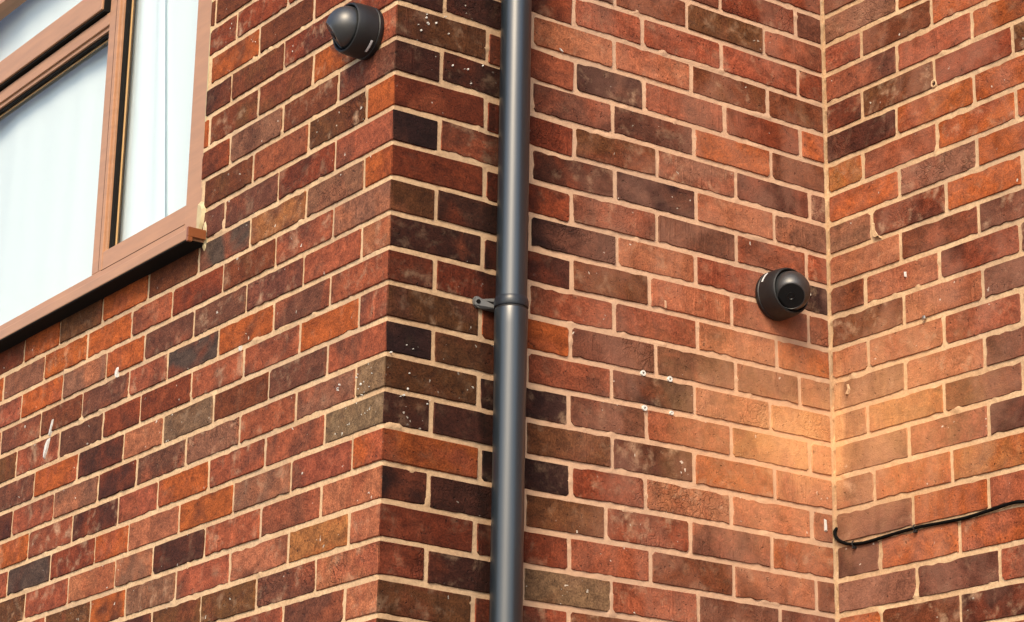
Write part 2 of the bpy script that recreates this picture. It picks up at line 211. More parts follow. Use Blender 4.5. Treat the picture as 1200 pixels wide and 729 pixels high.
ROWS_C = """
-22: 0,239,O 239,464,B 464,688,M 688,914,G 914,1138,B 1138,1364,M 1364,1589,S 1589,1814,G 1814,2039,O 2039,2264,P 2264,2489,R 2489,2714,M 2714,2939,T 2939,3164,M 3164,3389,B 3389,3614,B 3614,3839,S 3839,4000,S
-21: 0,126,B 126,351,D 351,576,G 576,801,D 801,1026,G 1026,1251,R 1251,1476,T 1476,1701,G 1701,1926,B 1926,2151,M 2151,2376,D 2376,2601,G 2601,2826,O 2826,3051,M 3051,3276,B 3276,3501,S 3501,3726,G 3726,4000,B
-20: 0,239,D 239,464,P 464,688,M 688,914,M 914,1138,B 1138,1364,G 1364,1589,T 1589,1814,M 1814,2039,D 2039,2264,O 2264,2489,R 2489,2714,O 2714,2939,R 2939,3164,R 3164,3389,R 3389,3614,P 3614,3839,M 3839,4000,B
-19: 0,126,S 126,351,P 351,576,O 576,801,D 801,1026,G 1026,1251,S 1251,1476,G 1476,1701,O 1701,1926,R 1926,2151,M 2151,2376,S 2376,2601,R 2601,2826,B 2826,3051,G 3051,3276,D 3276,3501,S 3501,3726,B 3726,4000,B
-18: 0,239,T 239,464,P 464,688,B 688,914,D 914,1138,D 1138,1364,B 1364,1589,T 1589,1814,O 1814,2039,B 2039,2264,M 2264,2489,R 2489,2714,S 2714,2939,M 2939,3164,B 3164,3389,S 3389,3614,G 3614,3839,B 3839,4000,S
-17: 0,126,D 126,351,M 351,576,O 576,801,R 801,1026,B 1026,1251,R 1251,1476,G 1476,1701,T 1701,1926,M 1926,2151,M 2151,2376,B 2376,2601,B 2601,2826,R 2826,3051,O 3051,3276,B 3276,3501,R 3501,3726,S 3726,4000,R
-16: 0,239,M 239,464,T 464,688,B 688,914,R 914,1138,R 1138,1364,P 1364,1589,D 1589,1814,B 1814,2039,D 2039,2264,D 2264,2489,S 2489,2714,M 2714,2939,P 2939,3164,T 3164,3389,R 3389,3614,R 3614,3839,M 3839,4000,R
-15: 0,126,S 126,351,M 351,576,B 576,801,B 801,1026,R 1026,1251,P 1251,1476,P 1476,1701,S 1701,1926,O 1926,2151,M 2151,2376,O 2376,2601,M 2601,2826,B 2826,3051,B 3051,3276,P 3276,3501,R 3501,3726,P 3726,4000,O
-14: 0,239,P 239,464,P 464,688,R 688,914,O 914,1138,S 1138,1364,D 1364,1589,D 1589,1814,T 1814,2039,M 2039,2264,G 2264,2489,M 2489,2714,B 2714,2939,B 2939,3164,D 3164,3389,R 3389,3614,R 3614,3839,B 3839,4000,M
-13: 0,126,M 126,351,T 351,576,T 576,801,M 801,1026,R 1026,1251,D 1251,1476,B 1476,1701,R 1701,1926,G 1926,2151,M 2151,2376,P 2376,2601,B 2601,2826,P 2826,3051,R 3051,3276,S 3276,3501,B 3501,3726,G 3726,4000,D
-12: 0,239,M 239,464,R 464,688,B 688,914,M 914,1138,B 1138,1364,B 1364,1589,S 1589,1814,B 1814,2039,B 2039,2264,G 2264,2489,O 2489,2714,G 2714,2939,B 2939,3164,M 3164,3389,B 3389,3614,B 3614,3839,R 3839,4000,B
-11: 0,126,R 126,351,S 351,576,O 576,801,O 801,1026,S 1026,1251,S 1251,1476,D 1476,1701,M 1701,1926,G 1926,2151,P 2151,2376,R 2376,2601,T 2601,2826,T 2826,3051,M 3051,3276,R 3276,3501,T 3501,3726,G 3726,4000,B
-10: 0,239,M 239,464,D 464,688,B 688,914,T 914,1138,B 1138,1364,M 1364,1589,B 1589,1814,O 1814,2039,P 2039,2264,B 2264,2489,B 2489,2714,G 2714,2939,R 2939,3164,O 3164,3389,B 3389,3614,R 3614,3839,B 3839,4000,M
-9: 0,126,P 126,351,O 351,576,M 576,801,O 801,1026,B 1026,1251,M 1251,1476,T 1476,1701,R 1701,1926,M 1926,2151,O 2151,2376,S 2376,2601,R 2601,2826,M 2826,3051,R 3051,3276,O 3276,3501,R 3501,3726,T 3726,4000,T
-8: 0,239,P 239,464,P 464,688,M 688,914,T 914,1138,M 1138,1364,G 1364,1589,T 1589,1814,O 1814,2039,T 2039,2264,R 2264,2489,M 2489,2714,G 2714,2939,D 2939,3164,M 3164,3389,B 3389,3614,B 3614,3839,S 3839,4000,M
-7: 0,126,B 126,351,D 351,576,B 576,801,B 801,1026,P 1026,1251,S 1251,1476,P 1476,1701,B 1701,1926,B 1926,2151,D 2151,2376,B 2376,2601,R 2601,2826,P 2826,3051,P 3051,3276,B 3276,3501,O 3501,3726,S 3726,4000,O
-6: 0,239,D 239,464,B 464,688,M 688,914,B 914,1138,D 1138,1364,M 1364,1589,O 1589,1814,G 1814,2039,B 2039,2264,S 2264,2489,D 2489,2714,D 2714,2939,B 2939,3164,M 3164,3389,S 3389,3614,S 3614,3839,T 3839,4000,T
-5: 0,126,B* 126,351,M* 351,576,B 576,801,R 801,1026,T 1026,1251,B 1251,1476,S 1476,1701,M 1701,1926,O 1926,2151,R 2151,2376,S 2376,2601,B 2601,2826,S 2826,3051,M 3051,3276,T 3276,3501,D 3501,3726,B 3726,4000,O
-4: 0,247,G* 247,472,T* 472,697,T 697,922,M 922,1147,M 1147,1372,T 1372,1597,M 1597,1822,R 1822,2047,B 2047,2272,G 2272,2497,O 2497,2722,B 2722,2947,R 2947,3172,G 3172,3397,S 3397,3622,B 3622,3847,R 3847,4000,D
-3: 0,128,M* 128,353,B* 353,578,T* 578,803,T 803,1028,P 1028,1253,R 1253,1478,P 1478,1703,G 1703,1928,O 1928,2153,B 2153,2378,P 2378,2603,S 2603,2828,B 2828,3053,R 3053,3278,S 3278,3503,T 3503,3728,G 3728,4000,T
-2: 0,241,P* 241,472,M* 472,697,T* 697,922,T 922,1147,D 1147,1372,G 1372,1597,P 1597,1822,B 1822,2047,R 2047,2272,R 2272,2497,B 2497,2722,R 2722,2947,M 2947,3172,R 3172,3397,O 3397,3622,P 3622,3847,B 3847,4000,R
-1: 0,125,D* 125,354,O* 354,588,R* 588,813,O* 813,1038,O 1038,1263,S 1263,1488,D 1488,1713,T 1713,1938,R 1938,2163,B 2163,2388,D 2388,2613,R 2613,2838,B 2838,3063,B 3063,3288,G 3288,3513,G 3513,3738,D 3738,4000,P
0: 0,233,D* 233,470,T* 470,695,T* 695,920,T 920,1145,D 1145,1370,S 1370,1595,D 1595,1820,G 1820,2045,M 2045,2270,R 2270,2495,G 2495,2720,B 2720,2945,B 2945,3170,B 3170,3395,S 3395,3620,G 3620,3845,T 3845,4000,B
1: 0,121,Y* 121,355,M* 355,588,T* 588,813,T* 813,1038,B 1038,1263,B 1263,1488,S 1488,1713,O 1713,1938,D 1938,2163,D 2163,2388,M 2388,2613,M 2613,2838,B 2838,3063,B 3063,3288,T 3288,3513,M 3513,3738,O 3738,4000,R
2: 0,235,T* 235,471,G* 471,696,T* 696,921,D 921,1146,B 1146,1371,M 1371,1596,S 1596,1821,R 1821,2046,B 2046,2271,O 2271,2496,R 2496,2721,R 2721,2946,B 2946,3171,T 3171,3396,M 3396,3621,B 3621,3846,P 3846,4000,R
3: 0,145,G* 145,375,R* 375,599,T* 599,824,D* 824,1049,G 1049,1274,G 1274,1499,T 1499,1724,S 1724,1949,B 1949,2174,R 2174,2399,M 2399,2624,B 2624,2849,G 2849,3074,T 3074,3299,O 3299,3524,S 3524,3749,M 3749,4000,R
4: 0,232,S* 232,468,B* 468,693,P* 693,918,P 918,1143,D 1143,1368,T 1368,1593,O 1593,1818,B 1818,2043,B 2043,2268,S 2268,2493,B 2493,2718,R 2718,2943,D 2943,3168,T 3168,3393,T 3393,3618,T 3618,3843,G 3843,4000,D
5: 0,117,B* 117,348,S* 348,582,R* 582,807,P* 807,1032,R 1032,1257,M 1257,1482,M 1482,1707,B 1707,1932,G 1932,2157,T 2157,2382,M 2382,2607,M 2607,2832,P 2832,3057,M 3057,3282,M 3282,3507,M 3507,3732,S 3732,4000,M
6: 0,237,B* 237,472,S* 472,697,P* 697,922,T 922,1147,G 1147,1372,B 1372,1597,M 1597,1822,G 1822,2047,G 2047,2272,S 2272,2497,O 2497,2722,R 2722,2947,S 2947,3172,M 3172,3397,B 3397,3622,R 3622,3847,S 3847,4000,O
7: 0,122,S* 122,353,S* 353,578,M* 578,803,B* 803,1028,T 1028,1253,D 1253,1478,T 1478,1703,R 1703,1928,R 1928,2153,M 2153,2378,S 2378,2603,R 2603,2828,O 2828,3053,M 3053,3278,R 3278,3503,B 3503,3728,O 3728,4000,B
8: 0,233,G* 233,468,S* 468,693,P* 693,918,P 918,1143,T 1143,1368,R 1368,1593,B 1593,1818,B 1818,2043,O 2043,2268,G 2268,2493,T 2493,2718,O 2718,2943,S 2943,3168,O 3168,3393,D 3393,3618,R 3618,3843,D 3843,4000,M
9: 0,114,G* 114,346,Y* 346,571,B* 571,796,D* 796,1021,S 1021,1246,D 1246,1471,O 1471,1696,D 1696,1921,B 1921,2146,P 2146,2371,P 2371,2596,M 2596,2821,D 2821,3046,M 3046,3271,M 3271,3496,T 3496,3721,G 3721,3946,S 3946,4000,T
10: 0,238,G* 238,470,M* 470,695,D* 695,920,R 920,1145,G 1145,1370,O 1370,1595,B 1595,1820,M 1820,2045,B 2045,2270,G 2270,2495,P 2495,2720,G 2720,2945,T 2945,3170,D 3170,3395,B 3395,3620,B 3620,3845,T 3845,4000,S
11: 0,129,G* 129,361,T* 361,586,Y* 586,811,P 811,1036,P 1036,1261,S 1261,1486,M 1486,1711,R 1711,1936,S 1936,2161,M 2161,2386,B 2386,2611,M 2611,2836,T 2836,3061,M 3061,3286,R 3286,3511,B 3511,3736,D 3736,4000,G
12: 0,244,P* 244,461,T* 461,686,M* 686,911,D 911,1136,D 1136,1361,B 1361,1586,B 1586,1811,M 1811,2036,M 2036,2261,O 2261,2486,R 2486,2711,S 2711,2936,D 2936,3161,B 3161,3386,B 3386,3611,D 3611,3836,B 3836,4000,D
13: 0,140,D* 140,376,T* 376,601,T* 601,826,M 826,1051,D 1051,1276,O 1276,1501,O 1501,1726,M 1726,1951,O 1951,2176,S 2176,2401,R 2401,2626,S 2626,2851,O 2851,3076,M 3076,3301,B 3301,3526,S 3526,3751,B 3751,4000,B
14: 0,247,G* 247,484,P* 484,709,M* 709,934,B 934,1159,R 1159,1384,D 1384,1609,G 1609,1834,B 1834,2059,O 2059,2284,T 2284,2509,S 2509,2734,R 2734,2959,B 2959,3184,R 3184,3409,M 3409,3634,B 3634,3859,B 3859,4000,P
15: 0,138,T* 138,370,B* 370,595,D* 595,820,B 820,1045,S 1045,1270,P 1270,1495,R 1495,1720,G 1720,1945,B 1945,2170,O 2170,2395,R 2395,2620,T 2620,2845,B 2845,3070,O 3070,3295,P 3295,3520,M 3520,3745,D 3745,4000,B
16: 0,248,S 248,473,P* 473,698,M* 698,923,O 923,1148,R 1148,1373,P 1373,1598,D 1598,1823,B 1823,2048,G 2048,2273,B 2273,2498,M 2498,2723,R 2723,2948,D 2948,3173,O 3173,3398,T 3398,3623,B 3623,3848,S 3848,4000,M
17: 0,126,B 126,351,T 351,576,B 576,801,P 801,1026,R 1026,1251,B 1251,1476,M 1476,1701,M 1701,1926,O 1926,2151,B 2151,2376,R 2376,2601,D 2601,2826,M 2826,3051,R 3051,3276,B 3276,3501,B 3501,3726,M 3726,4000,M
18: 0,239,B 239,464,M 464,688,T 688,914,B 914,1138,R 1138,1364,R 1364,1589,D 1589,1814,D 1814,2039,R 2039,2264,T 2264,2489,S 2489,2714,S 2714,2939,B 2939,3164,B 3164,3389,M 3389,3614,O 3614,3839,D 3839,4000,T
19: 0,126,M 126,351,T 351,576,R 576,801,R 801,1026,T 1026,1251,R 1251,1476,O 1476,1701,R 1701,1926,O 1926,2151,S 2151,2376,R 2376,2601,T 2601,2826,R 2826,3051,O 3051,3276,D 3276,3501,M 3501,3726,B 3726,4000,T
20: 0,239,R 239,464,M 464,688,R 688,914,B 914,1138,O 1138,1364,O 1364,1589,S 1589,1814,R 1814,2039,M 2039,2264,S 2264,2489,G 2489,2714,S 2714,2939,O 2939,3164,S 3164,3389,O 3389,3614,B 3614,3839,S 3839,4000,D
21: 0,126,M 126,351,R 351,576,O 576,801,P 801,1026,R 1026,1251,R 1251,1476,M 1476,1701,B 1701,1926,G 1926,2151,M 2151,2376,T 2376,2601,M 2601,2826,D 2826,3051,S 3051,3276,B 3276,3501,R 3501,3726,T 3726,4000,B
22: 0,239,G 239,464,P 464,688,O 688,914,G 914,1138,D 1138,1364,M 1364,1589,P 1589,1814,B 1814,2039,G 2039,2264,T 2264,2489,B 2489,2714,P 2714,2939,M 2939,3164,B 3164,3389,M 3389,3614,S 3614,3839,M 3839,4000,B
23: 0,126,M 126,351,R 351,576,B 576,801,B 801,1026,R 1026,1251,R 1251,1476,B 1476,1701,M 1701,1926,B 1926,2151,S 2151,2376,B 2376,2601,G 2601,2826,M 2826,3051,M 3051,3276,P 3276,3501,P 3501,3726,M 3726,4000,O
24: 0,239,B 239,464,B 464,688,B 688,914,B 914,1138,M 1138,1364,T 1364,1589,B 1589,1814,B 1814,2039,T 2039,2264,P 2264,2489,T 2489,2714,M 2714,2939,M 2939,3164,B 3164,3389,M 3389,3614,G 3614,3839,G 3839,4000,S
25: 0,126,T 126,351,O 351,576,G 576,801,P 801,1026,M 1026,1251,G 1251,1476,S 1476,1701,S 1701,1926,R 1926,2151,O 2151,2376,S 2376,2601,B 2601,2826,T 2826,3051,T 3051,3276,B 3276,3501,D 3501,3726,P 3726,4000,T
26: 0,239,P 239,464,S 464,688,P 688,914,B 914,1138,O 1138,1364,P 1364,1589,S 1589,1814,D 1814,2039,G 2039,2264,B 2264,2489,D 2489,2714,S 2714,2939,P 2939,3164,T 3164,3389,P 3389,3614,S 3614,3839,R 3839,4000,O
27: 0,126,B 126,351,M 351,576,R 576,801,P 801,1026,O 1026,1251,O 1251,1476,R 1476,1701,M 1701,1926,R 1926,2151,D 2151,2376,S 2376,2601,R 2601,2826,G 2826,3051,O 3051,3276,M 3276,3501,R 3501,3726,B 3726,4000,M
28: 0,239,T 239,464,P 464,688,B 688,914,M 914,1138,P 1138,1364,G 1364,1589,P 1589,1814,B 1814,2039,B 2039,2264,M 2264,2489,S 2489,2714,T 2714,2939,B 2939,3164,R 3164,3389,B 3389,3614,O 3614,3839,P 3839,4000,D
29: 0,126,B 126,351,R 351,576,M 576,801,G 801,1026,T 1026,1251,R 1251,1476,D 1476,1701,G 1701,1926,P 1926,2151,G 2151,2376,T 2376,2601,B 2601,2826,G 2826,3051,B 3051,3276,T 3276,3501,M 3501,3726,M 3726,4000,P
30: 0,239,M 239,464,T 464,688,G 688,914,G 914,1138,B 1138,1364,T 1364,1589,P 1589,1814,B 1814,2039,D 2039,2264,B 2264,2489,M 2489,2714,T 2714,2939,M 2939,3164,B 3164,3389,R 3389,3614,O 3614,3839,M 3839,4000,B
31: 0,126,R 126,351,T 351,576,S 576,801,R 801,1026,S 1026,1251,D 1251,1476,O 1476,1701,P 1701,1926,B 1926,2151,G 2151,2376,B 2376,2601,R 2601,2826,T 2826,3051,R 3051,3276,G 3276,3501,S 3501,3726,D 3726,4000,M
32: 0,239,G 239,464,G 464,688,B 688,914,M 914,1138,R 1138,1364,R 1364,1589,R 1589,1814,R 1814,2039,B 2039,2264,R 2264,2489,S 2489,2714,O 2714,2939,D 2939,3164,D 3164,3389,B 3389,3614,M 3614,3839,M 3839,4000,G
33: 0,126,P 126,351,T 351,576,D 576,801,S 801,1026,O 1026,1251,P 1251,1476,P 1476,1701,G 1701,1926,M 1926,2151,B 2151,2376,D 2376,2601,P 2601,2826,O 2826,3051,P 3051,3276,B 3276,3501,T 3501,3726,M 3726,4000,B
34: 0,239,T 239,464,M 464,688,G 688,914,B 914,1138,S 1138,1364,B 1364,1589,M 1589,1814,R 1814,2039,R 2039,2264,M 2264,2489,M 2489,2714,O 2714,2939,M 2939,3164,G 3164,3389,M 3389,3614,R 3614,3839,B 3839,4000,B
35: 0,126,P 126,351,T 351,576,G 576,801,M 801,1026,B 1026,1251,B 1251,1476,D 1476,1701,R 1701,1926,B 1926,2151,B 2151,2376,B 2376,2601,M 2601,2826,S 2826,3051,R 3051,3276,M 3276,3501,S 3501,3726,M 3726,4000,T
36: 0,239,G 239,464,P 464,688,S 688,914,B 914,1138,M 1138,1364,B 1364,1589,G 1589,1814,R 1814,2039,S 2039,2264,O 2264,2489,R 2489,2714,B 2714,2939,P 2939,3164,T 3164,3389,T 3389,3614,M 3614,3839,S 3839,4000,M
37: 0,126,B 126,351,M 351,576,R 576,801,M 801,1026,B 1026,1251,D 1251,1476,P 1476,1701,O 1701,1926,M 1926,2151,O 2151,2376,B 2376,2601,G 2601,2826,O 2826,3051,R 3051,3276,B 3276,3501,S 3501,3726,S 3726,4000,R
38: 0,239,R 239,464,G 464,688,O 688,914,T 914,1138,M 1138,1364,D 1364,1589,B 1589,1814,S 1814,2039,R 2039,2264,R 2264,2489,S 2489,2714,B 2714,2939,B 2939,3164,B 3164,3389,P 3389,3614,M 3614,3839,G 3839,4000,P
39: 0,126,G 126,351,B 351,576,T 576,801,T 801,1026,M 1026,1251,R 1251,1476,D 1476,1701,S 1701,1926,R 1926,2151,R 2151,2376,R 2376,2601,D 2601,2826,S 2826,3051,S 3051,3276,R 3276,3501,M 3501,3726,G 3726,4000,B
40: 0,239,M 239,464,B 464,688,B 688,914,G 914,1138,B 1138,1364,R 1364,1589,D 1589,1814,O 1814,2039,O 2039,2264,R 2264,2489,T 2489,2714,T 2714,2939,M 2939,3164,R 3164,3389,M 3389,3614,S 3614,3839,O 3839,4000,G
41: 0,126,G 126,351,R 351,576,B 576,801,R 801,1026,G 1026,1251,B 1251,1476,R 1476,1701,B 1701,1926,M 1926,2151,P 2151,2376,S 2376,2601,B 2601,2826,D 2826,3051,M 3051,3276,R 3276,3501,B 3501,3726,D 3726,4000,R
42: 0,239,O 239,464,S 464,688,R 688,914,O 914,1138,B 1138,1364,D 1364,1589,O 1589,1814,G 1814,2039,B 2039,2264,P 2264,2489,R 2489,2714,M 2714,2939,G 2939,3164,O 3164,3389,T 3389,3614,M 3614,3839,B 3839,4000,R
43: 0,126,G 126,351,O 351,576,B 576,801,B 801,1026,M 1026,1251,M 1251,1476,B 1476,1701,D 1701,1926,T 1926,2151,R 2151,2376,S 2376,2601,R 2601,2826,R 2826,3051,O 3051,3276,T 3276,3501,S 3501,3726,O 3726,4000,T
44: 0,239,G 239,464,O 464,688,S 688,914,P 914,1138,M 1138,1364,B 1364,1589,R 1589,1814,B 1814,2039,P 2039,2264,D 2264,2489,M 2489,2714,P 2714,2939,B 2939,3164,S 3164,3389,O 3389,3614,M 3614,3839,T 3839,4000,T
45: 0,126,T 126,351,P 351,576,M 576,801,R 801,1026,R 1026,1251,M 1251,1476,O 1476,1701,P 1701,1926,M 1926,2151,O 2151,2376,P 2376,2601,O 2601,2826,R 2826,3051,B 3051,3276,R 3276,3501,P 3501,3726,D 3726,4000,P
46: 0,239,M 239,464,R 464,688,R 688,914,B 914,1138,M 1138,1364,D 1364,1589,B 1589,1814,M 1814,2039,B 2039,2264,G 2264,2489,D 2489,2714,R 2714,2939,T 2939,3164,R 3164,3389,S 3389,3614,S 3614,3839,T 3839,4000,B
47: 0,126,B 126,351,S 351,576,T 576,801,D 801,1026,R 1026,1251,R 1251,1476,P 1476,1701,P 1701,1926,O 1926,2151,B 2151,2376,D 2376,2601,M 2601,2826,M 2826,3051,P 3051,3276,R 3276,3501,M 3501,3726,R 3726,4000,R
"""

def sm(a, b, x):
    t = min(max((x - a) / (b - a), 0.0), 1.0)
    return t * t * (3 - 2 * t)

def bed_a(i, s):      # height of the bed above course i on the left wall, s metres from its corner
    return ZV[i - ROW0] - np.maximum(0.0, s - 0.3) * 0.0095 * sm(7.5, 12.5, i)

def bed_b(i, x):
    f = x / L
    u = x / 0.225
    z = ZV[i - ROW0] * (1 - f) + ZC[i - ROW0] * f
    left = u / 1.2 * (-2.5 + 5 * sm(0, 12, i))
    right = 3.4 * np.maximum(0.0, 1 - (u - 1.2) / 1.9)
    return z - np.where(u < 1.2, left, right) * 0.00183

def bed_c(i, s):
    return ZC[i - ROW0] - s * 0.0048 * sm(-2, 6, i)

BED = {'A': bed_a, 'B': bed_b, 'C': bed_c}
WIN = (0.812, 2.93, -0.31, 0.885)   # window opening in the left wall: y0, y1, z0, z1

def parse(txt):
    rows = {}
    for ln in txt.strip().split('\n'):
        h, rest = ln.split(':')
        out = []
        for w in rest.split():
            q = w.split(',')
            out.append((int(q[0]) / 1000.0, int(q[1]) / 1000.0, q[2], int(q[3]) / 1000.0 if len(q) > 3 else None))
        rows[int(h)] = out
    return rows
ROWS = {'A': parse(ROWS_A), 'B': parse(ROWS_B), 'C': parse(ROWS_C)}

# ------------------------------------------------------------------ colours of the fired clay (albedo written as sRGB bytes)
def lin(c):
    return tuple((v / 255.0 / 12.92) if v / 255.0 < 0.04045 else ((v / 255.0 + 0.055) / 1.055) ** 2.4 for v in c)
PAL = {'K': (54, 34, 37), 'D': (82, 47, 41), 'P': (112, 70, 60), 'B': (118, 66, 47), 'O': (108, 71, 48),
       'R': (134, 66, 47), 'M': (158, 87, 67), 'S': (176, 111, 86), 'G': (136, 94, 80), 'T': (174, 92, 51),
       'Y': (172, 114, 74), 'N': (82, 68, 66), 'W': (128, 104, 86)}
PAL2 = {'K': 'P', 'D': 'R', 'P': 'M', 'B': 'O', 'O': 'B', 'R': 'D', 'M': 'P', 'S': 'M', 'G': 'S', 'T': 'M', 'Y': 'T', 'N': 'D', 'W': 'O'}
CLAY_GAIN = (0.68, 0.645, 0.53)

# ------------------------------------------------------------------ small helpers
def link_mesh(name, me, mat=None, parent=None):
    o = bpy.data.objects.new(name, me)
    COL.objects.link(o)
    if mat is not None and len(me.materials) == 0:
        me.materials.append(mat)
    if parent is not None:
        o.parent = parent
    return o

def bm_obj(name, bm, mat, parent=None, smooth=False, loc=None):
    me = bpy.data.meshes.new(name)
    bmesh.ops.recalc_face_normals(bm, faces=bm.faces)
    bm.to_mesh(me)
    bm.free()
    if smooth:
        for p in me.polygons:
            p.use_smooth = True
    o = link_mesh(name, me, mat, parent)
    if loc is not None:
        o.location = loc
    return o

def tag(o, label=None, cat=None, group=None, kind=None):
    if label: o["label"] = label
    if cat: o["category"] = cat
    if group: o["group"] = group
    if kind: o["kind"] = kind
    return o

def thing(name, label, cat, loc, group=None):
    o = bpy.data.objects.new(name, None)
    COL.objects.link(o)
    o.location = loc
    o.empty_display_size = 0.1
    return tag(o, label, cat, group)

def add_box(bm, x0, x1, y0, y1, z0, z1, bev=0.0):
    vs = [bm.verts.new((x, y, z)) for x in (x0, x1) for y in (y0, y1) for z in (z0, z1)]
    fs = [bm.faces.new([vs[k] for k in f]) for f in ((0, 1, 3, 2), (4, 6, 7, 5), (0, 4, 5, 1), (2, 3, 7, 6), (0, 2, 6, 4), (1, 5, 7, 3))]
    if bev > 0:
        es = list({e for f in fs for e in f.edges})
        bmesh.ops.bevel(bm, geom=es, offset=bev, segments=2, affect='EDGES', profile=0.6)

def add_lathe(bm, prof, origin, axis, n=48, cap0=True, cap1=True):
    """surface of revolution: prof = [(distance along axis, radius)]"""
    a = Vector(axis).normalized()
    p = a.orthogonal().normalized()
    q = a.cross(p)
    o = Vector(origin)
    rings = []
    for d, r in prof:
        rings.append([bm.verts.new(o + a * d + (p * math.cos(2 * math.pi * k / n) + q * math.sin(2 * math.pi * k / n)) * r) for k in range(n)])
    for i in range(len(rings) - 1):
        for k in range(n):
            bm.faces.new((rings[i][k], rings[i][(k + 1) % n], rings[i + 1][(k + 1) % n], rings[i + 1][k]))
    if cap0: bm.faces.new(rings[0][::-1])
    if cap1: bm.faces.new(rings[-1])

def add_tube(bm, pts, r, n=10):
    pts = [Vector(p) for p in pts]
    rings = []
    up = Vector((1, 0, 0))
    for i, p in enumerate(pts):
        t = (pts[min(i + 1, len(pts) - 1)] - pts[max(i - 1, 0)]).normalized()
        a = (up - t * up.dot(t)).normalized()
        b = t.cross(a)
        rings.append([bm.verts.new(p + (a * math.cos(2 * math.pi * k / n) + b * math.sin(2 * math.pi * k / n)) * r) for k in range(n)])
    for i in range(len(rings) - 1):
        for k in range(n):
            bm.faces.new((rings[i][k], rings[i][(k + 1) % n], rings[i + 1][(k + 1) % n], rings[i + 1][k]))
    bm.faces.new(rings[0][::-1])
    bm.faces.new(rings[-1])

# ------------------------------------------------------------------ materials
def new_mat(name):
    m = bpy.data.materials.new(name)
    m.use_nodes = True
    nt = m.node_tree
    b = nt.nodes["Principled BSDF"]
    return m, nt, b

class NB:
    """tiny node-building helper"""
    def __init__(self, nt): self.nt = nt
    def n(self, t, **kw):
        x = self.nt.nodes.new(t)
        for k, v in kw.items(): setattr(x, k, v)
        return x
    def l(self, a, b): self.nt.links.new(a, b)
    def val(self, sock, v):
        if hasattr(v, 'is_output') or isinstance(v, bpy.types.NodeSocket): self.l(v, sock)
        else: sock.default_value = v
    def math(self, op, a, b=None, c=None, clamp=False):
        x = self.n("ShaderNodeMath", operation=op, use_clamp=clamp)
        self.val(x.inputs[0], a)
        if b is not None: self.val(x.inputs[1], b)
        if c is not None: self.val(x.inputs[2], c)
        return x.outputs[0]
    def vmath(self, op, a, b=None, out=0):
        x = self.n("ShaderNodeVectorMath", operation=op)
        self.val(x.inputs[0], a)
        if b is not None: self.val(x.inputs[1], b)
        return x.outputs["Value"] if out == 'v' else x.outputs[0]
    def noise(self, vec, scale, detail=3.0, rough=0.55, dist=0.0):
        x = self.n("ShaderNodeTexNoise")
        if vec is not None: self.l(vec, x.inputs["Vector"])
        x.inputs["Scale"].default_value = scale
        x.inputs["Detail"].default_value = detail
        x.inputs["Roughness"].default_value = rough
        x.inputs["Distortion"].default_value = dist
        return x.outputs["Fac"]
    def step(self, v, a, b):
        x = self.n("ShaderNodeMapRange", interpolation_type='SMOOTHSTEP')
        self.val(x.inputs["Value"], v)
        x.inputs["From Min"].default_value = a
        x.inputs["From Max"].default_value = b
        return x.outputs[0]
    def mix(self, f, a, b, blend='MIX'):
        x = self.n("ShaderNodeMix", data_type='RGBA', blend_type=blend)
        self.val(x.inputs[0], f)
        self.val(x.inputs[6], a if not isinstance(a, tuple) else (*a, 1.0))
        self.val(x.inputs[7], b if not isinstance(b, tuple) else (*b, 1.0))
        return x.outputs[2]

# patches of warm glow near the inner corner, painted into brick and mortar colour
GLOWS = [((1.070, 0.0, -0.760), (0.20, 0.2, 0.140), 0.80), ((1.00, 0.0, -0.76), (0.34, 0.2, 0.28), 0.38),
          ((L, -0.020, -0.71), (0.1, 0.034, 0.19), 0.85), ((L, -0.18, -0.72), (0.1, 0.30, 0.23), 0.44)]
def glow_mask(nb):
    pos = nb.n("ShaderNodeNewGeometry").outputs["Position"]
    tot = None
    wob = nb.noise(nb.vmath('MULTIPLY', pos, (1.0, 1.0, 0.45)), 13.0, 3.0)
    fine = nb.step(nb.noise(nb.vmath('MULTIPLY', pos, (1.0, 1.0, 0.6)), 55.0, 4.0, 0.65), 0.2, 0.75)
    for c, r, s in GLOWS:
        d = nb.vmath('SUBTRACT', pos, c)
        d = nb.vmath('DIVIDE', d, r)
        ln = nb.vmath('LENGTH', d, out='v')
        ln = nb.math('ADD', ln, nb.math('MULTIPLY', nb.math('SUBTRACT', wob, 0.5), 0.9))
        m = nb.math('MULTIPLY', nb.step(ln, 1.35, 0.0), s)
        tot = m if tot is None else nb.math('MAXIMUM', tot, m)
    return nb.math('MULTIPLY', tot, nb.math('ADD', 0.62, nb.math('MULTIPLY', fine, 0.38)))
GLOW_COL = lin((234, 176, 122))

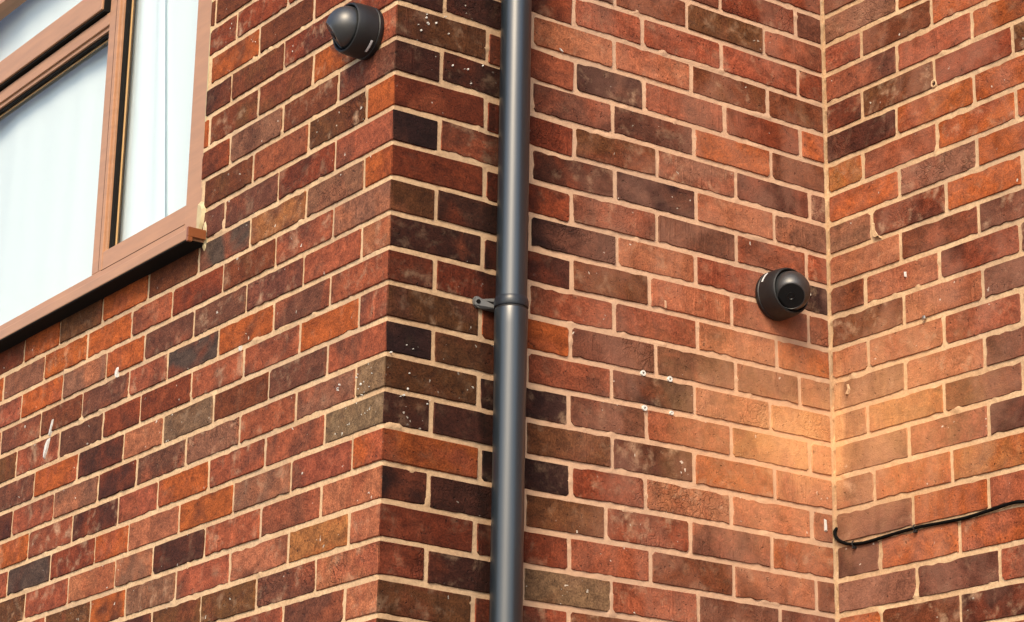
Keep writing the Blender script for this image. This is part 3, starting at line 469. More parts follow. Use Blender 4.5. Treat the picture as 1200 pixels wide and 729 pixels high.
def soot_shade_mask(nb):
    """soot and grime on the middle wall between the outer corner and the pipe, plus painted shade close behind the pipe"""
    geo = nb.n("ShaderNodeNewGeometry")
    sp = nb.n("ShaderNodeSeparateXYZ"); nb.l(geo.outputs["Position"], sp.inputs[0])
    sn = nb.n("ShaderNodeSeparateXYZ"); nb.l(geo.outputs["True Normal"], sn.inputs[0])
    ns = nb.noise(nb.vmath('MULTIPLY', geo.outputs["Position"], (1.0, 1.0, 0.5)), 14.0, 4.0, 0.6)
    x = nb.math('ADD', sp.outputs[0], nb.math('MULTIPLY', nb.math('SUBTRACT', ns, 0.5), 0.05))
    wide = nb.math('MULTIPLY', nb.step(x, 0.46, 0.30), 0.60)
    near = nb.math('MULTIPLY', nb.math('MULTIPLY', nb.step(x, 0.195, 0.235), nb.step(x, 0.39, 0.31)), 0.85)  # shadow beside and behind the pipe, put into the wall colour
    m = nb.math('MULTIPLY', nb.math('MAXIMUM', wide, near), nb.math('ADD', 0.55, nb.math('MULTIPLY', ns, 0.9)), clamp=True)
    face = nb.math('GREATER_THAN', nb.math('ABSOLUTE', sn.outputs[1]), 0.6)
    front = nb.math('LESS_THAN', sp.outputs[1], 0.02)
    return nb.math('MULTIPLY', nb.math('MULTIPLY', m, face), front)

def clay_material(name, corner=False, island=False):
    m, nt, b = new_mat(name)
    nb = NB(nt)
    geo = nb.n("ShaderNodeNewGeometry")
    oi = nb.n("ShaderNodeObjectInfo")
    tc = nb.n("ShaderNodeTexCoord")
    if island:
        rnd = geo.outputs["Random Per Island"]
        vec = nb.vmath('ADD', geo.outputs["Position"], nb.vmath('SCALE', rnd, None)) if False else geo.outputs["Position"]
        ramp = nb.n("ShaderNodeValToRGB")
        ramp.color_ramp.interpolation = 'CONSTANT'
        cs = [lin(PAL[k]) for k in 'MRBPTDSMGO']
        while len(ramp.color_ramp.elements) < len(cs): ramp.color_ramp.elements.new(0.5)
        for k, c in enumerate(cs):
            ramp.color_ramp.elements[k].position = k / len(cs)
            ramp.color_ramp.elements[k].color = (*(v * k_ for v, k_ in zip(c, CLAY_GAIN)), 1)
        nb.l(rnd, ramp.inputs[0])
        c1 = ramp.outputs[0]
        c2 = nb.mix(1.0, c1, (0.6, 0.55, 0.55), 'MULTIPLY')
        speck = 0.15
    else:
        rnd = oi.outputs["Random"]
        off = nb.n("ShaderNodeCombineXYZ")
        nb.l(nb.math('MULTIPLY', rnd, 37.0), off.inputs[0])
        nb.l(nb.math('MULTIPLY', rnd, 91.0), off.inputs[1])
        nb.l(nb.math('MULTIPLY', rnd, 17.0), off.inputs[2])
        vec = nb.vmath('ADD', tc.outputs["Object"], off.outputs[0])
        c1 = oi.outputs["Color"]
        a2 = nb.n("ShaderNodeAttribute", attribute_type='OBJECT', attribute_name="tint_b")
        c2 = a2.outputs["Color"]
        sp = nb.n("ShaderNodeAttribute", attribute_type='OBJECT', attribute_name="specks")
        speck = sp.outputs["Fac"]
        if corner:
            sc = nb.n("ShaderNodeAttribute", attribute_type='OBJECT', attribute_name="side_color")
            sep = nb.n("ShaderNodeSeparateXYZ")
            nb.l(geo.outputs["True Normal"], sep.inputs[0])
            side = nb.math('GREATER_THAN', nb.math('ABSOLUTE', sep.outputs[1]), nb.math('ABSOLUTE', sep.outputs[0]))
            c1 = nb.mix(side, c1, sc.outputs["Color"])
    # kiln flashing: broad patches of the second colour
    n1 = nb.noise(vec, 9.0, 2.0, 0.5, 0.6)
    fl = nb.step(n1, 0.46, 0.70)
    col = nb.mix(nb.math('MULTIPLY', fl, 0.75), c1, c2)
    # mottling, drag marks, fine grain
    n2 = nb.noise(nb.vmath('MULTIPLY', vec, (0.7, 1.0, 1.0)), 44.0, 6.0, 0.68, 0.5)
    col = nb.mix(1.0, col, nb.mix(nb.step(n2, 0.25, 0.78), (0.58, 0.56, 0.58), (1.42, 1.42, 1.40)), 'MULTIPLY')
    n3 = nb.noise(vec, 260.0, 3.0, 0.7)
    col = nb.mix(1.0, col, nb.mix(nb.step(n3, 0.28, 0.74), (0.62, 0.60, 0.60), (1.38, 1.38, 1.36)), 'MULTIPLY')
    # each brick has its own finish: creased, dragged, bloomed
    wn_ = nb.n("ShaderNodeTexWhiteNoise", noise_dimensions='1D')
    nb.l(nb.math('MULTIPLY', rnd, 913.0), wn_.inputs["W"])
    rs_ = nb.n("ShaderNodeSeparateColor"); nb.l(wn_.outputs["Color"], rs_.inputs[0])
    r1, r2, r3 = rs_.outputs[0], rs_.outputs[1], rs_.outputs[2]
    dz_ = nb.n("ShaderNodeTexNoise"); nb.l(vec, dz_.inputs["Vector"]); dz_.inputs["Scale"].default_value = 35.0; dz_.inputs["Detail"].default_value = 3.0
    ds_ = nb.n("ShaderNodeVectorMath", operation='SCALE'); nb.l(dz_.outputs["Color"], ds_.inputs[0]); ds_.inputs["Scale"].default_value = 0.045
    cv_ = nb.n("ShaderNodeTexVoronoi", feature='DISTANCE_TO_EDGE')
    nb.l(nb.vmath('ADD', vec, ds_.outputs[0]), cv_.inputs["Vector"]); cv_.inputs["Scale"].default_value = 62.0
    crease = nb.math('MULTIPLY', nb.step(cv_.outputs["Distance"], 0.14, 0.02), nb.step(r1, 0.84, 0.97))
    crease = nb.math('MULTIPLY', crease, nb.step(nb.noise(vec, 12.0, 2.0), 0.42, 0.58))
    col = nb.mix(nb.math('MULTIPLY', crease, 0.38), col, nb.mix(1.0, col, (0.30, 0.26, 0.25), 'MULTIPLY'))
    drag = nb.noise(nb.vmath('MULTIPLY', vec, (1.0, 1.0, 0.12)), 75.0, 3.0, 0.6)
    drag = nb.math('MULTIPLY', nb.step(drag, 0.52, 0.72), nb.step(r3, 0.45, 0.95))
    col = nb.mix(nb.math('MULTIPLY', drag, 0.28), col, nb.mix(1.0, col, (1.65, 1.55, 1.50), 'MULTIPLY'))
    # burnt arrises along the long edges
    oz_ = nb.n("ShaderNodeSeparateXYZ"); nb.l(tc.outputs["Object"], oz_.inputs[0])
    arr = nb.math('ADD', nb.math('ABSOLUTE', oz_.outputs[2]), nb.math('MULTIPLY', nb.math('SUBTRACT', n2, 0.5), 0.030))
    arr = nb.math('MULTIPLY', nb.step(arr, 0.020, 0.034), nb.math('ADD', 0.05, nb.math('MULTIPLY', r2, 0.28)))
    if not island:
        col = nb.mix(arr, col, nb.mix(1.0, col, (0.38, 0.33, 0.32), 'MULTIPLY'))
    # dark burnt pits
    n4 = nb.noise(vec, 120.0, 2.0, 0.5)
    pits = nb.step(n4, 0.66, 0.76)
    col = nb.mix(nb.math('MULTIPLY', pits, 0.55), col, (0.02, 0.014, 0.013))
    # pale sandy bloom on parts of the face
    n5 = nb.noise(vec, 26.0, 4.0, 0.62, 0.25)
    bl = nb.math('MULTIPLY', nb.step(n5, 0.50, 0.80), nb.math('MULTIPLY', nb.math('MULTIPLY', r2, r2), 0.75))
    col = nb.mix(bl, col, (0.50, 0.33, 0.21))
    # lime specks
    vo = nb.n("ShaderNodeTexVoronoi")
    nz_ = nb.n("ShaderNodeTexNoise")
    nb.l(vec, nz_.inputs["Vector"]); nz_.inputs["Scale"].default_value = 60.0
    sc_ = nb.n("ShaderNodeVectorMath", operation='SCALE')
    nb.l(nz_.outputs["Color"], sc_.inputs[0]); sc_.inputs["Scale"].default_value = 0.022
    nb.l(nb.vmath('ADD', vec, sc_.outputs[0]), vo.inputs["Vector"])
    vo.inputs["Scale"].default_value = 95.0
    sepc = nb.n("ShaderNodeSeparateColor")
    nb.l(vo.outputs["Color"], sepc.inputs[0])
    big = nb.math('MULTIPLY', sepc.outputs[0], 0.30)
    dot = nb.math('LESS_THAN', vo.outputs["Distance"], big)
    pick = nb.math('LESS_THAN', sepc.outputs[1], speck)
    msk = nb.math('MULTIPLY', dot, pick)
    msk = nb.math('MULTIPLY', msk, nb.step(nb.noise(vec, 14.0, 1.0), 0.45, 0.6))
    col = nb.mix(nb.math('MULTIPLY', msk, 0.85), col, (0.62, 0.58, 0.50))
    # pinkish weathering that crosses the joints, soot and painted shade by the pipe, then the painted glow near the inner corner
    wpos = geo.outputs["Position"]
    wx_ = nb.n("ShaderNodeSeparateXYZ"); nb.l(wpos, wx_.inputs[0])
    wea = nb.math('MULTIPLY', nb.step(nb.noise(nb.vmath('MULTIPLY', wpos, (1.0, 1.0, 0.7)), 6.5, 4.0, 0.62, 0.6), 0.38, 0.68), nb.step(wx_.outputs[0], 0.35, 0.62))
    col = nb.mix(nb.math('MULTIPLY', wea, 0.30), col, (0.42, 0.21, 0.145))
    dk = nb.step(nb.noise(wpos, 4.2, 4.0, 0.6, 0.8), 0.54, 0.74)
    col = nb.mix(nb.math('MULTIPLY', dk, 0.30), col, nb.mix(1.0, col, (0.45, 0.40, 0.38), 'MULTIPLY'))
    col = nb.mix(soot_shade_mask(nb), col, nb.mix(1.0, col, (0.17, 0.15, 0.15), 'MULTIPLY'))
    st = glow_mask(nb)
    col = nb.mix(nb.math('MULTIPLY', st, 0.85), col, GLOW_COL)
    nb.l(col, b.inputs["Base Color"])
    rg = nb.math('ADD', 0.70, nb.math('MULTIPLY', n2, 0.3))
    nb.l(rg, b.inputs["Roughness"])
    b.inputs["Specular IOR Level"].default_value = 0.14
    # relief
    hgt = nb.math('ADD', nb.math('MULTIPLY', n2, 0.9), nb.math('MULTIPLY', n3, 0.35))
    hgt = nb.math('SUBTRACT', hgt, nb.math('MULTIPLY', pits, 0.8))
    hgt = nb.math('SUBTRACT', hgt, nb.math('MULTIPLY', crease, 0.45))
    hgt = nb.math('ADD', hgt, nb.math('MULTIPLY', drag, 0.35))
    hgt = nb.math('ADD', hgt, nb.math('MULTIPLY', msk, 0.8))
    bp = nb.n("ShaderNodeBump")
    bp.inputs["Strength"].default_value = 0.75
    bp.inputs["Distance"].default_value = 0.004
    nb.l(hgt, bp.inputs["Height"])
    nb.l(bp.outputs[0], b.inputs["Normal"])
    return m

def mortar_material():
    m, nt, b = new_mat("lime_mortar")
    nb = NB(nt)
    pos = nb.n("ShaderNodeNewGeometry").outputs["Position"]
    n1 = nb.noise(pos, 7.0, 3.0, 0.6)
    n2 = nb.noise(pos, 140.0, 4.0, 0.65)
    n3 = nb.noise(pos, 520.0, 2.0, 0.6)
    col = nb.mix(nb.step(n1, 0.3, 0.7), MORTAR_A, MORTAR_B)
    col = nb.mix(1.0, col, nb.mix(nb.step(n2, 0.25, 0.75), (0.82, 0.80, 0.78), (1.12, 1.12, 1.12)), 'MULTIPLY')
    col = nb.mix(nb.math('MULTIPLY', nb.step(n3, 0.62, 0.75), 0.4), col, (0.16, 0.11, 0.08))
    col = nb.mix(nb.math('MULTIPLY', nb.step(nb.noise(pos, 30.0, 3.0, 0.7), 0.62, 0.78), 0.22), col, (0.30, 0.20, 0.14))
    px_ = nb.n('ShaderNodeSeparateXYZ'); nb.l(pos, px_.inputs[0])
    col = nb.mix(nb.math('MULTIPLY', nb.math('MULTIPLY', nb.step(px_.outputs[0], 0.1, 0.5), nb.math('LESS_THAN', px_.outputs[0], 1.182)), 0.6), col, MORTAR_P)
    gr_ = nb.step(nb.noise(pos, 3.2, 4.0, 0.62, 0.5), 0.44, 0.70)
    col = nb.mix(nb.math('MULTIPLY', gr_, 0.42), col, MORTAR_C)
    col = nb.mix(nb.math('MULTIPLY', soot_shade_mask(nb), 0.45), col, (0.10, 0.075, 0.055))
    col = nb.mix(nb.math('MULTIPLY', glow_mask(nb), 0.8), col, GLOW_COL)
    nb.l(col, b.inputs["Base Color"])
    b.inputs["Roughness"].default_value = 0.95
    b.inputs["Specular IOR Level"].default_value = 0.2
    bp = nb.n("ShaderNodeBump")
    bp.inputs["Strength"].default_value = 0.6
    bp.inputs["Distance"].default_value = 0.002
    nb.l(nb.math('ADD', n2, nb.math('MULTIPLY', n3, 0.5)), bp.inputs["Height"])
    nb.l(bp.outputs[0], b.inputs["Normal"])
    return m
MORTAR_C = lin((160, 138, 120))
MORTAR_P = lin((190, 154, 132))
MORTAR_A = lin((204, 174, 138))
MORTAR_B = lin((184, 152, 118))

def plain(name, col, rough=0.5, spec=0.5, var=0.0, scale=30.0, bump=0.0, bscale=200.0, metal=0.0, coat=0.0, stretch=None):
    m, nt, b = new_mat(name)
    nb = NB(nt)
    tc = nb.n("ShaderNodeTexCoord").outputs["Object"]
    if stretch:
        tc = nb.vmath('MULTIPLY', tc, stretch)
    n = nb.noise(tc, scale, 4.0, 0.6)
    c = nb.mix(nb.step(n, 0.25, 0.75), tuple(v * (1 - var) for v in col), tuple(min(1, v * (1 + var)) for v in col))
    nb.l(c, b.inputs["Base Color"])
    nb.l(nb.math('ADD', rough - 0.06, nb.math('MULTIPLY', n, 0.12)), b.inputs["Roughness"])
    b.inputs["Specular IOR Level"].default_value = spec
    b.inputs["Metallic"].default_value = metal
    b.inputs["Coat Weight"].default_value = coat
    if bump:
        bp = nb.n("ShaderNodeBump")
        bp.inputs["Strength"].default_value = bump
        bp.inputs["Distance"].default_value = 0.001
        nb.l(nb.noise(tc, bscale, 3.0), bp.inputs["Height"])
        nb.l(bp.outputs[0], b.inputs["Normal"])
    return m

def glass_material():
    m = bpy.data.materials.new("window_glass")
    m.use_nodes = True
    nt = m.node_tree
    nt.nodes.clear()
    nb = NB(nt)
    out = nb.n("ShaderNodeOutputMaterial")
    tr = nb.n("ShaderNodeBsdfTransparent")
    tr.inputs[0].default_value = (0.97, 0.985, 0.98, 1)
    gl = nb.n("ShaderNodeBsdfGlossy")
    gl.inputs["Roughness"].default_value = 0.01
    fr = nb.n("ShaderNodeFresnel")
    fr.inputs[0].default_value = 1.52
    mx = nb.n("ShaderNodeMixShader")
    geo = nb.n("ShaderNodeNewGeometry")
    nb.l(nb.math('MULTIPLY', fr.outputs[0], nb.math('SUBTRACT', 1.0, geo.outputs["Backfacing"]), clamp=True), mx.inputs[0])
    nb.l(tr.outputs[0], mx.inputs[1])
    nb.l(gl.outputs[0], mx.inputs[2])
    nb.l(mx.outputs[0], out.inputs[0])
    return m

def net_material(name="net_fabric", base=(0.84, 0.93, 0.99)):
    m, nt, b = new_mat(name)
    nb = NB(nt)
    out = nt.nodes["Material Output"]
    tc = nb.n("ShaderNodeTexCoord").outputs["Object"]
    n = nb.noise(tc, 400.0, 2.0)
    c = nb.mix(n, tuple(v * 0.93 for v in base), tuple(min(1, v * 1.05) for v in base))
    df = nb.n("ShaderNodeBsdfDiffuse")
    tl = nb.n("ShaderNodeBsdfTranslucent")
    nb.l(c, df.inputs[0]); nb.l(c, tl.inputs[0])
    mx = nb.n("ShaderNodeMixShader")
    mx.inputs[0].default_value = 0.22
    nb.l(df.outputs[0], mx.inputs[1]); nb.l(tl.outputs[0], mx.inputs[2])
    nb.l(mx.outputs[0], out.inputs[0])
    return m

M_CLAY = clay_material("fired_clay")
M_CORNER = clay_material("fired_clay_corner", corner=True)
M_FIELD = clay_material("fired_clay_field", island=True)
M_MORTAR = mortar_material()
M_FRAME = plain("brown_upvc", lin((166, 124, 93)), 0.42, 0.5, 0.10, 6.0, 0.15, 90.0, stretch=(1, 1, 9))
M_FRAME_D = plain("brown_upvc_edge", lin((128, 74, 42)), 0.40, 0.5, 0.16, 8.0)
M_GASKET_SHADE = plain("black_gasket_shade", (0.010, 0.009, 0.008), 0.8, 0.1, 0.1)  # real gaskets, and the painted shade beneath the sill
M_BEAD = plain("pale_bead", lin((176, 140, 92)), 0.5, 0.4, 0.08)
M_SEAL = plain("cream_sealant", lin((176, 162, 126)), 0.6, 0.4, 0.14, 40.0, 0.5, 120.0)
M_GLASS = glass_material()
M_NET = net_material()
M_ROOM = plain("room_plaster", (0.55, 0.53, 0.50), 0.9, 0.2, 0.05)
M_PIPE = plain("pipe_paint", (0.008, 0.015, 0.021), 0.33, 0.95, 0.35, 10.0, 0.15, 60.0, stretch=(1, 1, 0.12))
M_PIPE_RING = plain("pipe_collar_paint", (0.013, 0.018, 0.025), 0.34, 0.5, 0.15, 20.0)
M_RUBBER = plain("seal_rubber", (0.010, 0.010, 0.011), 0.55, 0.4, 0.1)
M_BRACKET = plain("bracket_plastic", (0.10, 0.10, 0.098), 0.5, 0.4, 0.15, 40.0)
M_CAM = plain("dark_camera_housing", (0.007, 0.0075, 0.0085), 0.52, 0.5, 0.12, 60.0, 0.15, 700.0)
M_BALL = plain("dark_camera_ball", (0.020, 0.0215, 0.023), 0.42, 0.9, 0.10, 60.0)
M_LENS = plain("camera_face_glass", (0.004, 0.004, 0.0045), 0.30, 0.3, 0.05)
M_LOGO = plain("silver_strip", (0.62, 0.63, 0.64), 0.35, 0.5, 0.05)
M_CABLE = plain("black_cable_sheath", (0.004, 0.004, 0.004), 0.8, 0.05, 0.2)
M_CLIP = plain("black_clip", (0.012, 0.012, 0.012), 0.5, 0.4, 0.1)
M_PLUG = plain("white_nylon", (0.60, 0.60, 0.57), 0.5, 0.4, 0.05)
M_STEEL = plain("zinc_steel", (0.52, 0.50, 0.46), 0.35, 0.5, 0.15, 80.0, metal=0.9)
M_HOLE = plain("dark_hole", (0.006, 0.005, 0.005), 0.9, 0.1, 0.1)
M_LIME = plain("white_droppings", (0.56, 0.55, 0.52), 0.8, 0.3, 0.12, 160.0)
M_GROUND = plain("worn_concrete", (0.20, 0.19, 0.175), 0.9, 0.3, 0.3, 1.5, 0.5, 30.0)

# ------------------------------------------------------------------ ground
bm = bmesh.new()
S = 700.0
vs = [bm.verts.new(p) for p in ((-S, -S, GROUND), (S, -S, GROUND), (S, S, GROUND), (-S, S, GROUND))]
bm.faces.new(vs)
tag(bm_obj("ground", bm, M_GROUND), kind='structure')

# ------------------------------------------------------------------ walls
WALL = {
    'A': thing("brick_wall", "left brick wall holding the brown framed window, running back from the outer corner", "wall", (0, 0, GROUND)),
    'B': thing("brick_wall", "middle brick wall behind the drainpipe, between outer and inner corners", "wall", (0.6, 0, GROUND)),
    'C': thing("brick_wall", "right brick wall with a thin black cable clipped across it", "wall", (L, -0.8, GROUND)),
}

def to_world(w, s, z, out):
    """wall coordinates -> world; out = metres proud of the wall face"""
    if w == 'A': return (-out, s, z)
    if w == 'B': return (s, -out, z)
    return (L - out, -s, z)

# value noise on numpy arrays
def vnoise(x, y, seed):
    tab = np.random.RandomState(seed).rand(256, 256)
    xi = np.floor(x).astype(int); yi = np.floor(y).astype(int)
    fx = x - xi; fy = y - yi
    fx = fx * fx * (3 - 2 * fx); fy = fy * fy * (3 - 2 * fy)
    g = lambda a, b: tab[a % 256, b % 256]
    return (g(xi, yi) * (1 - fx) + g(xi + 1, yi) * fx) * (1 - fy) + (g(xi, yi + 1) * (1 - fx) + g(xi + 1, yi + 1) * fx) * fy

def build_mortar(w):
    smax, fs1, fz0, fz1 = {'A': (3.25, 2.25, -1.66, 0.90), 'B': (L + 0.006, L + 0.006, -1.62, 0.70), 'C': (4.0, 0.80, -1.50, 0.62)}[w]
    s0 = 0.0025 if w in 'AB' else -0.004
    step = 0.0048
    ztop = float(ZV[1]); zbot = GROUND
    ss = np.concatenate([np.arange(s0, fs1, step), np.linspace(fs1, smax, 8) if smax > fs1 + 0.1 else [smax]])
    zz = np.concatenate([np.linspace(zbot, fz0 - 0.02, 10), np.arange(fz0, fz1, step), np.linspace(fz1 + 0.01, ztop, 8)])
    Sg, Zg = np.meshgrid(ss, zz)
    dj = np.full(Sg.shape, 1.0)
    for i in range(ROW0, ROW1):
        zt = BED[w](i, Sg); zb = BED[w](i + 1, Sg)
        dj = np.minimum(dj, np.abs(Zg - zt))
        inrow = (Zg <= zt) & (Zg > zb)
        for (a, b, code, o) in ROWS[w].get(i, []):
            if '*' not in code: continue
            for e in (a, b):
                if e < 0.01: continue
                dj = np.where(inrow, np.minimum(dj, np.abs(Sg - e)), dj)
    sd = {'A': 1, 'B': 2, 'C': 3}[w] * 10
    n1 = vnoise(Sg / 0.024, Zg / 0.024, sd); n2 = vnoise(Sg / 0.008, Zg / 0.008, sd + 1); n3 = vnoise(Sg / 0.035, Zg / 0.02, sd + 2)
    h = -0.0010 + 0.0012 * (n1 - 0.5) + 0.0014 * (n2 - 0.5)
    smear = np.clip((n3 - 0.84) / 0.16, 0, 1) * 0.0038 * np.clip((0.0125 - dj) / 0.005, 0, 1)
    h = h + smear
    h = np.where(dj > 0.0135, np.minimum(h, -0.001), h)
    h = np.where(dj > 0.018, -0.006, h)
    if w in 'AB':
        f = np.clip((Sg - s0) / 0.006, 0, 1)
        h = h * f + (-0.0025) * (1 - f)
    out = h
    if w == 'A': X, Y, Z = -out, Sg, Zg
    elif w == 'B': X, Y, Z = Sg, -out, Zg
    else: X, Y, Z = L - out, -Sg, Zg
    root = WALL[w].location
    co = np.stack([X - root.x, Y - root.y, Z - root.z], -1).reshape(-1, 3)
    nz, ns = Sg.shape
    idx = np.arange(nz * ns).reshape(nz, ns)
    q = np.stack([idx[:-1, :-1], idx[:-1, 1:], idx[1:, 1:], idx[1:, :-1]], -1).reshape(-1, 4)
    if w == 'A':
        q = q[:, ::-1]
        cs = (Sg[:-1, :-1] + Sg[1:, 1:]).reshape(-1) / 2; cz = (Zg[:-1, :-1] + Zg[1:, 1:]).reshape(-1) / 2
        q = q[~((cs > WIN[0]) & (cs < WIN[1]) & (cz > WIN[2]) & (cz < WIN[3]))]
    # solid wall behind the joints, pieces round the window opening
    T = 0.11
    boxes = []
    d0, d1 = 0.009, T
    if w == 'A':
        for (a, b, c, d) in ((d0, WIN[0], zbot, ztop), (WIN[1], smax, zbot, ztop), (WIN[0], WIN[1], zbot, WIN[2]), (WIN[0], WIN[1], WIN[3], ztop)):
            boxes.append((d0, d1, a, b, c, d))
    elif w == 'B':
        boxes.append((d1 + 0.001, L + T, d0, d1, zbot, ztop))
    else:
        boxes.append((L + d0, L + d1, -smax, -0.002, zbot, ztop))
    vs = [co]; base = len(co); fq = [q]
    for (x0, x1, y0, y1, z0, z1) in boxes:
        vs.append(np.array([(x - root.x, y - root.y, z - root.z) for x in (x0, x1) for y in (y0, y1) for z in (z0, z1)]))
        fq.append(np.array([(0, 1, 3, 2), (4, 6, 7, 5), (0, 4, 5, 1), (2, 3, 7, 6), (0, 2, 6, 4), (1, 5, 7, 3)]) + base)
        base += 8
    co = np.concatenate(vs); q = np.concatenate(fq)
    me = bpy.data.meshes.new("mortar")
    me.vertices.add(len(co)); me.vertices.foreach_set("co", co.astype(np.float32).ravel())
    me.loops.add(q.size); me.loops.foreach_set("vertex_index", q.astype(np.int32).ravel())
    me.polygons.add(len(q)); me.polygons.foreach_set("loop_start", np.arange(0, q.size, 4, dtype=np.int32))
    me.update(calc_edges=True)
    me.polygons.foreach_set("use_smooth", np.ones(len(q), dtype=bool))
    me.validate()
    link_mesh("mortar", me, M_MORTAR, WALL[w])
for w in 'ABC': build_mortar(w)

# ---- brick meshes: a pool of worn shapes that the single bricks share
def brick_mesh(name, w, h, d, seed):
    rng = random.Random(seed)
    nx = max(3, int(w / 0.017)); nz = 4
    pts = []
    hw, hh = w / 2, h / 2
    cut = [rng.uniform(0.0006, 0.0022) if rng.random() < 0.80 else rng.uniform(0.003, 0.008) for _ in range(4)]
    def edge(a, b, n, ca, cb):
        a = Vector(a); b = Vector(b); t = (b - a).normalized(); nrm = Vector((-t.y, t.x))
        ln = (b - a).length
        for k in range(n + 1):
            u = ca + (ln - ca - cb) * k / n
            pts.append(a + t * u + nrm * (rng.uniform(0.0, 0.0009) + (rng.uniform(0.001, 0.0032) if rng.random() < 0.06 else 0)))
    edge((-hw, -hh), (hw, -hh), nx, cut[0], cut[1])
    edge((hw, -hh), (hw, hh), nz, cut[1], cut[2])
    edge((hw, hh), (-hw, hh), nx, cut[2], cut[3])
    edge((-hw, hh), (-hw, -hh), nz, cut[3], cut[0])
    N = len(pts)
    verts = []
    for p in pts:      # face ring
        ins = rng.uniform(0.0005, 0.0016)
        sx = 1 - ins / hw; sz = 1 - ins / hh
        verts.append((p.x * sx, 0.0, p.y * sz))
    for p in pts: verts.append((p.x, rng.uniform(0.0012, 0.0022), p.y))
    for p in pts: verts.append((p.x, d, p.y))
    faces = [list(range(N))]
    for r in (0, N):
        for k in range(N):
            faces.append([r + (k + 1) % N, r + k, r + N + k, r + N + (k + 1) % N])
    me = bpy.data.meshes.new(name)
    me.from_pydata(verts, [], faces)
    me.update()
    bm_ = bmesh.new(); bm_.from_mesh(me)
    bmesh.ops.recalc_face_normals(bm_, faces=bm_.faces)
    bm_.to_mesh(me); bm_.free()
    me.materials.append(M_CLAY)
    return me

HREF = 0.0635
POOL = {}
for key, wd, cnt in (('s', 0.213, 14), ('m', 0.175, 6), ('h', 0.102, 10), ('q', 0.055, 8)):
    POOL[key] = (wd, [brick_mesh("brick", wd, HREF, 0.095, hash((len(key), wd, k)) & 0xffff) for k in range(cnt)])

def corner_mesh(la, lb, h, seed):
    """brick at the outer corner, origin on the arris; runs la along +y and lb along +x"""
    rng = random.Random(seed)
    bm = bmesh.new()
    add_box(bm, 0, lb, 0, la, -h / 2, h / 2)
    for axis, ln in ((0, lb), (1, la)):
        n = max(1, int(ln / 0.03))
        es = [e for e in bm.edges if abs((e.verts[0].co - e.verts[1].co)[axis]) > ln * 0.9]
        bmesh.ops.subdivide_edges(bm, edges=es, cuts=n - 1, use_grid_fill=True)
    es = [e for e in bm.edges if len(e.link_faces) == 2 and e.calc_face_angle(0) > 1.0]
    bmesh.ops.bevel(bm, geom=es, offset=0.0018, segments=1, affect='EDGES')
    for v in bm.verts:
        nv = mnoise.noise_vector(v.co * 45 + Vector((seed * 3.1, seed, 0)))
        v.co += Vector((nv.x * 0.0010, nv.y * 0.0010, nv.z * 0.0010))
    bmesh.ops.recalc_face_normals(bm, faces=bm.faces)
    me = bpy.data.meshes.new("brick")
    bm.to_mesh(me); bm.free()
    me.materials.append(M_CORNER)
    return me

ROT_AC = -math.pi / 2
JB, JP = 0.0108, 0.0094     # bed and perpend joint widths
def jit(c, rng, amt=0.10):
    g = 1 + rng.uniform(-amt, amt)
    return [max(0.003, v * k * g * (1 + rng.uniform(-0.04, 0.04))) for v, k in zip(c, CLAY_GAIN)]

def paint(o, code, rng):
    c = lin(PAL[code]); k2 = PAL2[code]
    if rng.random() < 0.3: k2 = rng.choice('PMBRD')
    c2 = lin(PAL[k2])
    o.color = (*jit(c, rng), 1.0)
    o["tint_b"] = jit(c2, rng)
    o["specks"] = {'W': 0.45, 'O': 0.16, 'K': 0.08, 'D': 0.07}.get(code, 0.05) * rng.uniform(0.2, 1.6)

